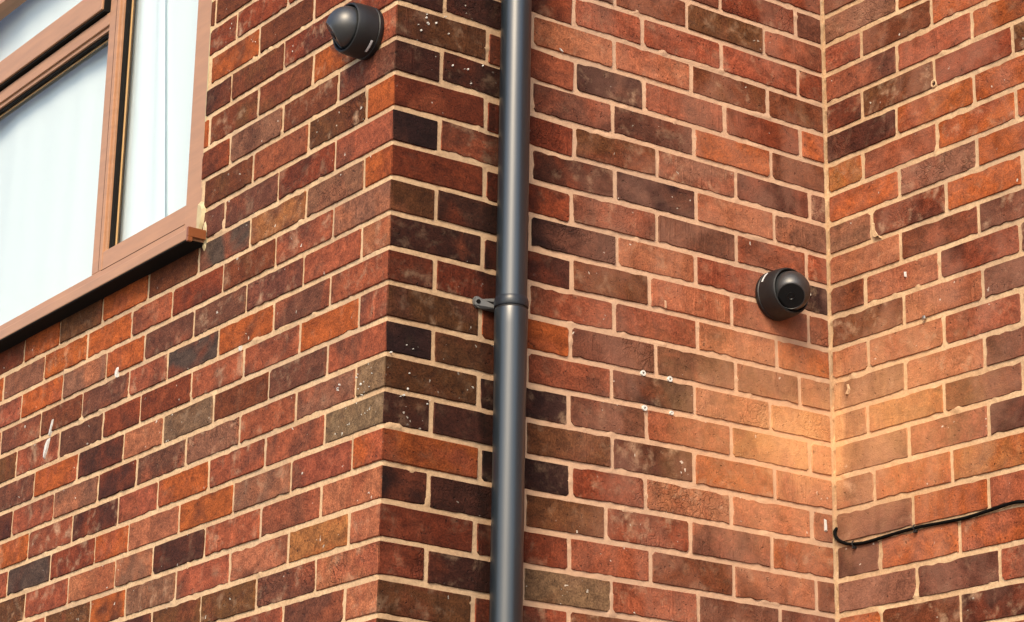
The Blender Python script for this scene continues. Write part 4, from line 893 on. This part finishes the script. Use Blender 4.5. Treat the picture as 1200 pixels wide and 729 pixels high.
field = {'A': bmesh.new(), 'B': bmesh.new(), 'C': bmesh.new()}
count = 0
for w in 'ABC':
    root = WALL[w].location
    rot = 0.0 if w == 'B' else ROT_AC
    for i, cells in ROWS[w].items():
        for (a, b, code, other) in cells:
            rng = random.Random(hash((ord(w), i, int(a * 1000))))
            inview = code.endswith('*')
            code = code.rstrip('*')
            mid = (a + b) / 2
            zt = float(BED[w](i, np.float64(mid))); zb = float(BED[w](i + 1, np.float64(mid)))
            hgt = zt - zb - JB
            zc = (zt + zb) / 2
            jp = JP + rng.uniform(-0.0015, 0.0025)
            a2 = a + jp / 2 if a > 0.001 else a
            b2 = b - jp / 2
            if w == 'B' and b > L - 0.002: b2 = L - 0.007
            if w == 'C' and a < 0.001: a2 = 0.007
            proud = rng.uniform(0.0009, 0.0028)
            if len(code) == 2 and a < 0.001 and w in 'AB':      # corner brick
                if not inview:
                    o_ = other - JP / 2
                    la, lb = (b2, o_) if w == 'A' else (o_, b2)
                    add_box(field[w], -0.002 - root.x, lb - root.x, -0.002 - root.y, la - root.y, zc - hgt / 2 - root.z, zc + hgt / 2 - root.z)
                    continue
                zcorn = (ZV[i - ROW0] + ZV[i + 1 - ROW0]) / 2
                o_ = other - JP / 2
                la, lb = (b2, o_) if w == 'A' else (o_, b2)
                me = corner_mesh(la + proud, lb + proud, hgt, i + 40)
                o = link_mesh("brick", me, None, WALL[w])
                o.location = Vector((-proud, -proud, zcorn)) - root
                ca, cb = (code[0], code[1]) if w == 'A' else (code[1], code[0])
                paint(o, ca, rng)
                o["side_color"] = jit(lin(PAL[cb]), rng)
                if w == 'B':   # courses fall slightly along the middle wall
                    o.rotation_euler = (0, -math.atan2(float(BED['B'](i, np.float64(0.2))) - float(BED['B'](i, np.float64(0.0))), 0.2), 0)
                count += 1
                continue
            code = code[0]
            mid = (a2 + b2) / 2; wd = b2 - a2
            if wd < 0.012: continue
            P = Vector(to_world(w, mid, zc, proud)) - root
            slope = (float(BED[w](i, np.float64(b))) - float(BED[w](i, np.float64(a)))) / (b - a)
            if not inview:
                x0, x1 = -wd / 2, wd / 2
                Mx = Matrix.Translation(P) @ Matrix.Rotation(rot, 4, 'Z')
                e = 0.003
                fv = [Mx @ Vector(v) for v in ((x0 + e, 0, -hgt / 2 + e), (x1 - e, 0, -hgt / 2 + e), (x1 - e, 0, hgt / 2 - e), (x0 + e, 0, hgt / 2 - e),
                                               (x0, e, -hgt / 2), (x1, e, -hgt / 2), (x1, e, hgt / 2), (x0, e, hgt / 2),
                                               (x0, .02, -hgt / 2), (x1, .02, -hgt / 2), (x1, .02, hgt / 2), (x0, .02, hgt / 2))]
                bv = [field[w].verts.new(v) for v in fv]
                field[w].faces.new(bv[0:4])
                for r in (0, 4):
                    for k in range(4):
                        field[w].faces.new((bv[r + (k + 1) % 4], bv[r + k], bv[r + 4 + k], bv[r + 4 + (k + 1) % 4]))
                continue
            key = 's' if wd > 0.195 else 'm' if wd > 0.135 else 'h' if wd > 0.075 else 'q'
            ref, meshes = POOL[key]
            o = link_mesh("brick", rng.choice(meshes), None, WALL[w])
            o.location = P
            o.scale = (wd / ref, 1.0, hgt / HREF)
            tl = math.atan(slope)
            tl = -tl if w == 'A' else tl
            o.rotation_euler = (rng.uniform(-0.006, 0.006), -tl + rng.uniform(-0.004, 0.004), rot + rng.uniform(-0.004, 0.004))
            paint(o, code, rng)
            count += 1
for w in 'ABC':
    tag(bm_obj("outlying_bricks", field[w], M_FIELD, WALL[w]), kind='stuff')
print("bricks:", count)

# ------------------------------------------------------------------ window (part of the left wall)
RA = WALL['A'].location
def obox(name, boxes, mat, parent, bev=0.0015):
    bm = bmesh.new()
    for bx in boxes: add_box(bm, *bx, bev)
    return bm_obj(name, bm, mat, parent)
win = bpy.data.objects.new("window", None)
COL.objects.link(win); win.parent = WALL['A']; win.location = (0, 0, -GROUND)     # local axes = world axes
FX, BX = 0.012, 0.052    # frame front and back
Y0, Y1 = 0.815, 2.925
ZB, ZT = -0.286, 0.882
M1, M2 = (1.333, 1.385), (2.338, 2.390)
obox("window_frame", [
    (FX, BX, Y0, 0.905, ZB, ZT), (FX, BX, 2.835, Y1, ZB, ZT),                      # jambs
    (FX, BX, 0.9055, 2.8345, ZB, -0.2255), (FX, BX, 0.9055, 2.8345, 0.805, ZT),    # bottom and top rails
    (FX, BX, M1[0], M1[1], -0.225, 0.8045), (FX, BX, M2[0], M2[1], -0.225, 0.8045),
    (FX, BX, 1.3855, 2.3375, 0.452, 0.486),                                        # transom
    (FX + .0015, BX - .002, 0.9055, 1.3325, -0.225, -0.178), (FX + .0015, BX - .002, 2.3905, 2.8345, -0.225, -0.178),
], M_FRAME, win)
# stepped rebates between the frame faces and the glass
obox("glazing_rebate", [
    (FX + .006, .0378, 1.3225, 1.3328, -0.1775, 0.8045), (FX + .006, .0378, 2.378, 2.3378, -0.1775, 0.8045),
    (FX + .006, .0378, 1.3858, 2.3372, 0.441, 0.4518),
], M_FRAME, win, 0.001)
obox("gasket", [
    (FX + .012, .0377, 1.3105, 1.3222, -0.1775, 0.8045), (FX + .012, .0377, 1.3858, 2.3372, 0.433, 0.4408),
    (FX + .004, .0377, 1.3858, 2.3372, 0.4865, 0.4965),
], M_GASKET_SHADE, win, 0.0005)
obox("glazing_bead", [
    (FX + .022, .0376, 1.3060, 1.3102, -0.1775, 0.8045), (FX + .022, .0376, 1.3858, 2.3372, 0.4300, 0.4328),
], M_BEAD, win, 0.001)
vs_ = bpy.data.objects.new("vent_sash", None)
bm = bmesh.new()
for bx in ((-0.004, 0.045, 1.405, 2.318, 0.497, 0.566), (-0.004, 0.045, 1.405, 2.318, 0.752, 0.812),
           (-0.004, 0.045, 1.405, 1.478, 0.5665, 0.7515), (-0.004, 0.045, 2.245, 2.318, 0.5665, 0.7515)):
    add_box(bm, *bx, 0.0025)
bpy.data.objects.remove(vs_)
vent = bm_obj("vent_sash", bm, M_FRAME, win)
obox("sash_gasket", [(0.002, 0.03, 1.398, 2.325, 0.4905, 0.4967), (0.002, 0.03, 1.3985, 1.4048, 0.497, 0.80)], M_GASKET_SHADE, win, 0.0005)
for (y0, y1, z0, z1, x) in ((0.9055, 1.3325, -0.1775, 0.8045, 0.038), (1.3855, 2.3375, -0.2250, 0.4515, 0.038), (2.3905, 2.8345, -0.1775, 0.8045, 0.038), (1.4785, 2.2445, 0.5668, 0.7512, 0.020)):
    obox("glass_pane", [(x, x + 0.005, y0, y1, z0, z1)], M_GLASS, win, 0.0)
obox("frame_seam", [(FX - .0004, FX + .001, .8262, .8278, ZB + .002, ZT), (FX - .0004, FX + .001, 1.3475, 1.3488, -0.224, 0.804), (FX - .0004, FX + .001, 0.906, 1.332, -0.2275, -0.2262)], M_GASKET_SHADE, win, 0.0)
# sill: a board with a drip nose and a darker moulded end cap
bm = bmesh.new()
add_box(bm, -0.050, 0.075, 0.772, 2.968, -0.312, -0.2865, 0.002)
bm_obj("window_sill", bm, M_FRAME, win)
bm = bmesh.new()
add_box(bm, -0.052, -0.006, 0.763, 0.7715, -0.3070, -0.2845, 0.001)
add_box(bm, -0.052, -0.040, 0.763, 0.7715, -0.318, -0.3072, 0.001)
bm_obj("sill_end_cap", bm, M_FRAME_D, win)
obox("sill_underside_shade", [(-0.0485, 0.0, 0.774, 2.966, -0.3150, -0.3122)], M_GASKET_SHADE, win, 0.0)  # black sheet that paints the shade under the brown sill
# broken sealant where the jamb, sill and brickwork meet
def blob(bm, outline, x0, x1, seed):
    n = len(outline)
    c = Vector((0, sum(p[0] for p in outline) / n, sum(p[1] for p in outline) / n))
    f = [bm.verts.new((x0 - 0.0, c.y + (p[0] - c.y) * .72, c.z + (p[1] - c.z) * .72)) for p in outline]
    m = [bm.verts.new((x0 + (x1 - x0) * .45, p[0], p[1])) for p in outline]
    k = [bm.verts.new((x1, p[0], p[1])) for p in outline]
    bm.faces.new(f)
    for r0, r1 in ((f, m), (m, k)):
        for i in range(n):
            bm.faces.new((r0[(i + 1) % n], r0[i], r1[i], r1[(i + 1) % n]))
bm = bmesh.new()
blob(bm, [(.808, -.200), (.790, -.207), (.782, -.222), (.781, -.243), (.784, -.262), (.795, -.284), (.808, -.286), (.811, -.25)], -.010, .012, 1)
blob(bm, [(.776, -.252), (.768, -.268), (.766, -.296), (.770, -.327), (.778, -.334), (.783, -.312), (.783, -.280), (.781, -.262)], -.006, .010, 2)
blob(bm, [(.806, -.170), (.812, -.17), (.812, .3), (.812, .82), (.807, .82), (.807, .3)], -.001, .012, 3)
seal = bm_obj("sealant", bm, M_SEAL, win)
# room behind the glass
bm = bmesh.new()
rx0, rx1, ry0, ry1, rz0, rz1 = 0.115, 3.0, 0.2, 3.6, -1.3, 1.15
v = [bm.verts.new((x, y, z)) for x in (rx0, rx1) for y in (ry0, ry1) for z in (rz0, rz1)]
for f in ((4, 6, 7, 5), (0, 4, 5, 1), (2, 3, 7, 6), (0, 2, 6, 4), (1, 5, 7, 3)):
    bm.faces.new([v[k] for k in f])
tag(bm_obj("interior_wall", bm, M_ROOM), kind='structure')

def curtain(label, y0, y1, z0, z1, x, folds, amp, lean=0.0, seed=0):
    rng = random.Random(seed)
    ny, nz = 220, 14
    ph = [rng.uniform(0, 6.28) for _ in range(4)]
    verts = []; faces = []
    for j in range(nz + 1):
        t = j / nz
        for k in range(ny + 1):
            u = k / ny
            a = y0 + lean * (1 - t)
            y = a + (y1 - a) * u
            g = amp * (0.6 + 0.4 * t)
            w_ = u + 0.030 * math.sin(u * 7.1 + ph[3]) + 0.012 * math.sin(u * 23.0 + ph[2] + 0.8 * t)
            env = 0.55 + 0.45 * math.sin(u * 5.3 + ph[1])
            d = g * (env * math.sin(w_ * folds * 6.283 + ph[0] + 0.5 * t) + 0.12 * (1 - env) * math.sin(w_ * folds * 2.7 * 6.283 + ph[1]) + 0.6 * math.sin(w_ * folds * 0.41 * 6.283 + ph[2]))
            verts.append((x + d, y, z0 + (z1 - z0) * t))
    for j in range(nz):
        for k in range(ny):
            p = j * (ny + 1) + k
            faces.append((p, p + 1, p + ny + 2, p + ny + 1))
    me = bpy.data.meshes.new("net_curtain")
    me.from_pydata(verts, [], faces)
    for p in me.polygons: p.use_smooth = True
    me.materials.append(M_NET)
    o = bpy.data.objects.new("net_curtain", me)
    COL.objects.link(o)
    return tag(o, label, "curtain")
curtain("white net curtain in soft folds behind the left window panes", 1.36, 2.86, -0.40, 0.95, 0.066, 3.3, 0.0085, 0.04, 3)
curtain("narrow white drape behind the tall right pane, its edge slanting down", 1.225, 1.34, -0.40, 0.95, 0.058, 1.6, 0.0045, -0.16, 5)
curtain("plain white net hanging flat close to the right window jamb", 0.83, 1.33, -0.40, 0.95, 0.070, 2.0, 0.003, 0.0, 8)

# ------------------------------------------------------------------ drainpipe
PX, PY = 0.2635, -0.052
pipe = thing("drainpipe", "dark grey round drainpipe standing against the middle wall near its outer corner", "drainpipe", (PX, PY, GROUND))
def lathe_part(name, prof, mat, parent, n=48, loc=(0, 0, 0), axis=(0, 0, 1), smooth=True):
    bm = bmesh.new()
    add_lathe(bm, prof, loc, axis, n)
    o = bm_obj(name, bm, mat, parent, smooth)
    for e in o.data.edges: pass
    return o
G = -GROUND
def auto_smooth(o, ang=40):
    bm = bmesh.new(); bm.from_mesh(o.data)
    for f in bm.faces: f.smooth = True
    for e in bm.edges: e.smooth = not (len(e.link_faces) == 2 and e.calc_face_angle(0) > math.radians(ang))
    bm.to_mesh(o.data); bm.free()
    return o
auto_smooth(lathe_part("upper_pipe", [(-0.598 + G, .0322), (1.55 + G, .0322)], M_PIPE, pipe))
auto_smooth(lathe_part("collar", [(-0.619 + G, .0346), (-0.617 + G, .0354), (-0.606 + G, .0354), (-0.602 + G, .0344), (-0.598 + G, .0328)], M_PIPE_RING, pipe))
auto_smooth(lathe_part("seal_ring", [(-0.6250 + G, .0328), (-0.6192 + G, .0328)], M_RUBBER, pipe))
auto_smooth(lathe_part("lower_pipe", [(0.02, .0326), (-0.86 + G, .0326), (-0.72 + G, .0334), (-0.66 + G, .0344), (-0.627 + G, .0344), (-0.624 + G, .0338)], M_PIPE, pipe))
# bracket: a band behind the collar with an ear screwed to the wall
bm = bmesh.new()
EX = -.0072
ear = [(-.0545, .000), (-.0535, .0075), (-.0500, .0110), (-.0440, .0115), (-.034, .008), (-.020, .0095), (-.002, .012), (-.002, -.012), (-.020, -.0125), (-.036, -.0125), (-.046, -.0115), (-.0525, -.007)]
zc_ = -0.605 + G
front = [bm.verts.new((p[0], -0.0 + .052 - .009 - max(0, p[0] + .034) * .6, zc_ + p[1])) for p in ear]
back = [bm.verts.new((p[0], .052 - .002, zc_ + p[1])) for p in ear]
bm.faces.new(front); bm.faces.new(back[::-1])
for k in range(len(ear)):
    bm.faces.new((front[(k + 1) % len(ear)], front[k], back[k], back[(k + 1) % len(ear)]))
for v_ in bm.verts: v_.co.x += EX if v_.co.x < -.01 else 0
bracket = bm_obj("bracket", bm, M_BRACKET, pipe)
bm = bmesh.new()
add_lathe(bm, [(0, .0044), (.004, .0044)], (-.0455 + EX, .052 - .0092, zc_), (0, -1, 0), 16)
bm_obj("screw", bm, M_HOLE, bracket)
bm = bmesh.new()
tri = [(-.036, .0045), (-.006, .007), (-.010, -.004), (-.020, -.009)]
f = [bm.verts.new((p[0], .052 - .0115 - max(0, p[0] + .034) * .6, zc_ + p[1])) for p in tri]
b_ = [bm.verts.new((p[0], .052 - .006, zc_ + p[1])) for p in tri]
bm.faces.new(f)
for k in range(4): bm.faces.new((f[(k + 1) % 4], f[k], b_[k], b_[(k + 1) % 4]))
bm_obj("bracket_recess", bm, M_HOLE, bracket)
obox("standoff", [(-.008, .008, 0.0315, .0515, zc_ - .012, zc_ + .012)], M_RUBBER, pipe)

# ------------------------------------------------------------------ security cameras
def turret(label, base, normal, look, stripe_dir, ball_off=0.0560):
    n = Vector(normal).normalized(); lk = Vector(look).normalized()
    t = thing("security_camera", label, "camera", base, "turret cameras on the brick walls")
    bm = bmesh.new()
    add_lathe(bm, [(0.0, .0545), (.003, .0560), (.010, .0562), (.0115, .0548), (.0125, .0548), (.014, .0562), (.040, .0557), (.053, .0543), (.0585, .0525), (.0600, .0502), (.0585, .0482), (.048, .0470)], (0, 0, 0), n, 64)
    h = auto_smooth(bm_obj("housing", bm, M_CAM, t), 35)
    # ball with a flat front
    bm = bmesh.new()
    R = 0.0445; c = n * ball_off
    prof = []
    a0 = math.asin(0.0315 / R)
    for k in range(25):
        th = math.pi - (math.pi - a0) * k / 24
        prof.append((math.cos(th) * R, max(0.0004, math.sin(th) * R)))
    dd = math.cos(a0) * R
    prof += [(dd + .0012, .0312), (dd + .0016, .0296), (dd + .0006, .0290)]
    add_lathe(bm, prof, c, lk, 56)
    ball = auto_smooth(bm_obj("eyeball", bm, M_BALL, t), 30)
    bm = bmesh.new()
    add_lathe(bm, [(dd + .0003, .0288), (dd + .0009, .0286), (dd + .0012, .0270)], c, lk, 48)
    face = auto_smooth(bm_obj("face_plate", bm, M_LENS, ball), 30)
    bm = bmesh.new()
    add_lathe(bm, [(dd + .0013, .0095), (dd + .0030, .0090), (dd + .0030, .0070), (dd + .0018, .0058), (dd + .0022, .0030), (dd + .0026, .0004)], c, lk, 32)
    auto_smooth(bm_obj("lens", bm, M_LENS, ball), 30)
    # name strip printed along the rim of the housing
    sd = Vector(stripe_dir); sd = (sd - n * sd.dot(n)).normalized(); q = n.cross(sd)
    bm = bmesh.new()
    rows_ = []
    for k in range(9):
        a = (k - 4) / 4 * 0.26
        d = sd * math.cos(a) + q * math.sin(a)
        rows_.append([bm.verts.new(d * rr + n * hh) for hh, rr in ((.0195, .0568), (.0195, .0560), (.0240, .0560), (.0240, .0566))])
    for k in range(8):
        for j in range(3):
            pass
        bm.faces.new((rows_[k][0], rows_[k + 1][0], rows_[k + 1][3], rows_[k][3]))
        bm.faces.new((rows_[k][1], rows_[k + 1][1], rows_[k + 1][0], rows_[k][0]))
        bm.faces.new((rows_[k][3], rows_[k + 1][3], rows_[k + 1][2], rows_[k][2]))
    bm_obj("name_strip", bm, M_LOGO, h)
    return t
turret("dark turret camera high on the left wall beside the outer corner", (-0.003, 0.098, -0.036), (-1, 0, 0), (-0.66, 0.52, -0.54), (0, -0.60, -0.80))
turret("dark turret camera low on the middle wall beside the inner corner", (1.0175, -0.003, -0.430), (0, -1, 0), (-0.50, -0.60, -0.62), (-0.82, 0, 0.57))

# ------------------------------------------------------------------ cable on the right wall
raw = [(0.0030, -0.932), (0.0040, -0.942), (0.0085, -0.954), (0.019, -0.964), (0.041, -0.974), (0.062, -0.978), (0.102, -0.981), (0.168, -0.978), (0.251, -0.975), (0.321, -0.977), (0.395, -0.979), (0.467, -0.975), (0.527, -0.971), (0.561, -0.974), (0.64, -0.985), (0.72, -0.990), (0.85, -0.985), (1.0, -0.98), (1.3, -0.985), (1.7, -0.99)]
def smooth_path(P, m=6):
    out = []
    for i in range(len(P) - 1):
        p0 = P[max(0, i - 1)]; p1 = P[i]; p2 = P[i + 1]; p3 = P[min(len(P) - 1, i + 2)]
        for k in range(m):
            t = k / m
            out.append(tuple(0.5 * (2 * b + (c - a) * t + (2 * a - 5 * b + 4 * c - d) * t * t + (3 * b - a - 3 * c + d) * t ** 3) for a, b, c, d in zip(p0, p1, p2, p3)))
    out.append(P[-1])
    return out
P3 = [(L - 0.0052 + (0.008 if k == 0 else 0.0), -s, z) for k, (s, z) in enumerate(raw)]
cable = thing("cable", "thin black cable drooping from the inner corner across the right wall", "cable", (L, 0, -0.95))
bm = bmesh.new()
add_tube(bm, [Vector(p) - cable.location for p in smooth_path(P3)], 0.0037, 12)
bm_obj("sheath", bm, M_CABLE, cable, True)
for s, z in ((0.0655, -0.9785), (0.2535, -0.975)):
    bm = bmesh.new()
    for k in range(-3, 4): pass
    add_tube(bm, [(0.007 * math.cos(a) * 0 - 0.0075 - .0052 * math.sin(a), 0, .0056 * math.cos(a)) for a in [i * math.pi / 8 for i in range(9)]], 0.0016, 8)
    add_box(bm, -.009, .003, -.0028, .0028, -.0105, -.0050, .001)
    c = bm_obj("cable_clip", bm, M_CLIP, cable)
    c.location = Vector((L, -s, z)) - cable.location
    bm = bmesh.new()
    add_lathe(bm, [(0.0, .0022), (.002, .0020), (.0026, .0010)], (-.010, 0, -.0095), (-1, 0, 0), 12)
    bm_obj("nail", bm, M_CLIP, c)

# ------------------------------------------------------------------ wall plugs, screw, droppings
PL = [("upper left white wall plug of four round a dark brick", 0.645, -0.675), ("upper right white wall plug of four round a dark brick", 0.718, -0.675),
      ("lower left white wall plug of four round a dark brick", 0.649, -0.751), ("lower right white wall plug of four, smaller and half buried", 0.722, -0.749)]
for k, (lb, x, z) in enumerate(PL):
    t = thing("wall_plug", lb, "wall plug", (x, 0, z), "white wall plugs in the middle wall")
    r = 0.0066 if k < 3 else 0.0048
    bm = bmesh.new()
    add_lathe(bm, [(-.012, r * .8), (.0005, r * .95), (.0035, r), (.0045, r * .92), (.0045, r * .42), (-.004, r * .38)], (0, 0, 0), (0, -1, 0), 24)
    s_ = auto_smooth(bm_obj("sleeve", bm, M_PLUG, t))
    bm = bmesh.new()
    add_lathe(bm, [(-.003, r * .40), (.0005, r * .38)], (0, 0, 0), (0, -1, 0), 16)
    bm_obj("hole", bm, M_HOLE, t)
t = thing("screw", "shiny screw head sticking out of a bed joint in the right wall", "screw", (L, -0.301, -0.519))
bm = bmesh.new()
add_lathe(bm, [(-.02, .0022), (.004, .0022)], (0, 0, 0), (-1, 0, 0), 14)
bm_obj("shank", bm, M_STEEL, t)
bm = bmesh.new()
add_lathe(bm, [(.004, .0030), (.006, .0055), (.008, .0052), (.0092, .0030)], (0, 0, 0), (-1, 0, 0), 20)
auto_smooth(bm_obj("head", bm, M_STEEL, t))
# plugged old drill hole in a joint of the right wall
bm = bmesh.new()
add_lathe(bm, [(-.006, .0105), (.0018, .0100), (.0032, .0080), (.0028, .0056), (-.003, .0048)], (L - WALL['C'].location.x, -0.353 - WALL['C'].location.y, 0.013 - GROUND), (-1, 0, 0), 18)
for v_ in bm.verts:
    nv = mnoise.noise_vector(v_.co * 90)
    v_.co += Vector((0, nv.y * .002, nv.z * .002))
rim = bm_obj("hole_rim", bm, M_MORTAR, WALL['C'], True)
bm = bmesh.new()
add_lathe(bm, [(-.004, .0050), (-.0005, .0048)], (L - WALL['C'].location.x, -0.353 - WALL['C'].location.y, 0.013 - GROUND), (-1, 0, 0), 14)
bm_obj("drill_hole", bm, M_HOLE, WALL['C'])

def splash(w, outline, thick=0.0016, mat=M_LIME, proud=0.0040, name="splash"):
    bm = bmesh.new()
    root = WALL[w].location
    n = len(outline)
    cx = sum(p[0] for p in outline) / n; cz = sum(p[1] for p in outline) / n
    f = [bm.verts.new(Vector(to_world(w, cx + (p[0] - cx) * .8, cz + (p[1] - cz) * .8, proud + thick)) - root) for p in outline]
    b = [bm.verts.new(Vector(to_world(w, p[0], p[1], -0.002)) - root) for p in outline]
    bm.faces.new(f)
    for k in range(n): bm.faces.new((f[(k + 1) % n], f[k], b[k], b[(k + 1) % n]))
    return bm_obj(name, bm, mat, WALL[w])
def streak(w, pts, widths, **kw):
    lft = []; rgt = []
    for (s, z), wd in zip(pts, widths):
        lft.append((s - wd, z + wd * .25)); rgt.append((s + wd, z - wd * .25))
    return splash(w, lft + rgt[::-1], **kw)
streak('A', [(1.510, -.566), (1.516, -.583), (1.524, -.602), (1.528, -.610)], [.002, .0045, .0040, .0015])
streak('A', [(1.528, -.612), (1.534, -.622), (1.541, -.640), (1.546, -.655), (1.549, -.664)], [.0045, .009, .009, .006, .002])
streak('A', [(1.172, -.512), (1.176, -.520), (1.177, -.531), (1.174, -.540)], [.003, .0085, .006, .002])
streak('A', [(0.583, -.600), (0.584, -.612)], [.0028, .0015])
rc = random.Random(5)
for (w, s, z, k, spread) in (('B', .09, -.030, 9, .045), ('B', .19, -.105, 5, .05), ('B', .075, -.82, 6, .05), ('A', .07, -.80, 6, .04), ('A', .17, -.79, 5, .05), ('B', .05, -.74, 3, .03)):
    for _ in range(k):
        a = s + rc.gauss(0, spread * .6); b = z + rc.gauss(0, .014)
        r = rc.uniform(.0008, .0026)
        splash(w, [(a + r * math.cos(t_) * rc.uniform(.6, 1.1), b + r * 1.3 * math.sin(t_) * rc.uniform(.6, 1.1)) for t_ in [i * 6.283 / 7 for i in range(7)]], .0012, name="speck")
# mortar dab smeared over one brick of the right wall, and a few stray drops
streak('C', [(.150, -.255), (.151, -.275), (.158, -.292), (.166, -.300), (.172, -.296)], [.004, .005, .010, .009, .003], mat=M_MORTAR, name="mortar_dab")
streak('C', [(.246, -.398), (.247, -.412)], [.0022, .0018])
streak('C', [(.056, -.612), (.060, -.626), (.052, -.638)], [.0022, .0030, .0045], mat=M_MORTAR, name="mortar_dab")
streak('B', [(.705, -.500), (.706, -.520)], [.002, .0015], mat=M_MORTAR, name="mortar_dab")
streak('B', [(1.158, -.915), (1.159, -.945)], [.0022, .0030])
streak('B', [(.415, .010), (.421, .004)], [.003, .0035])
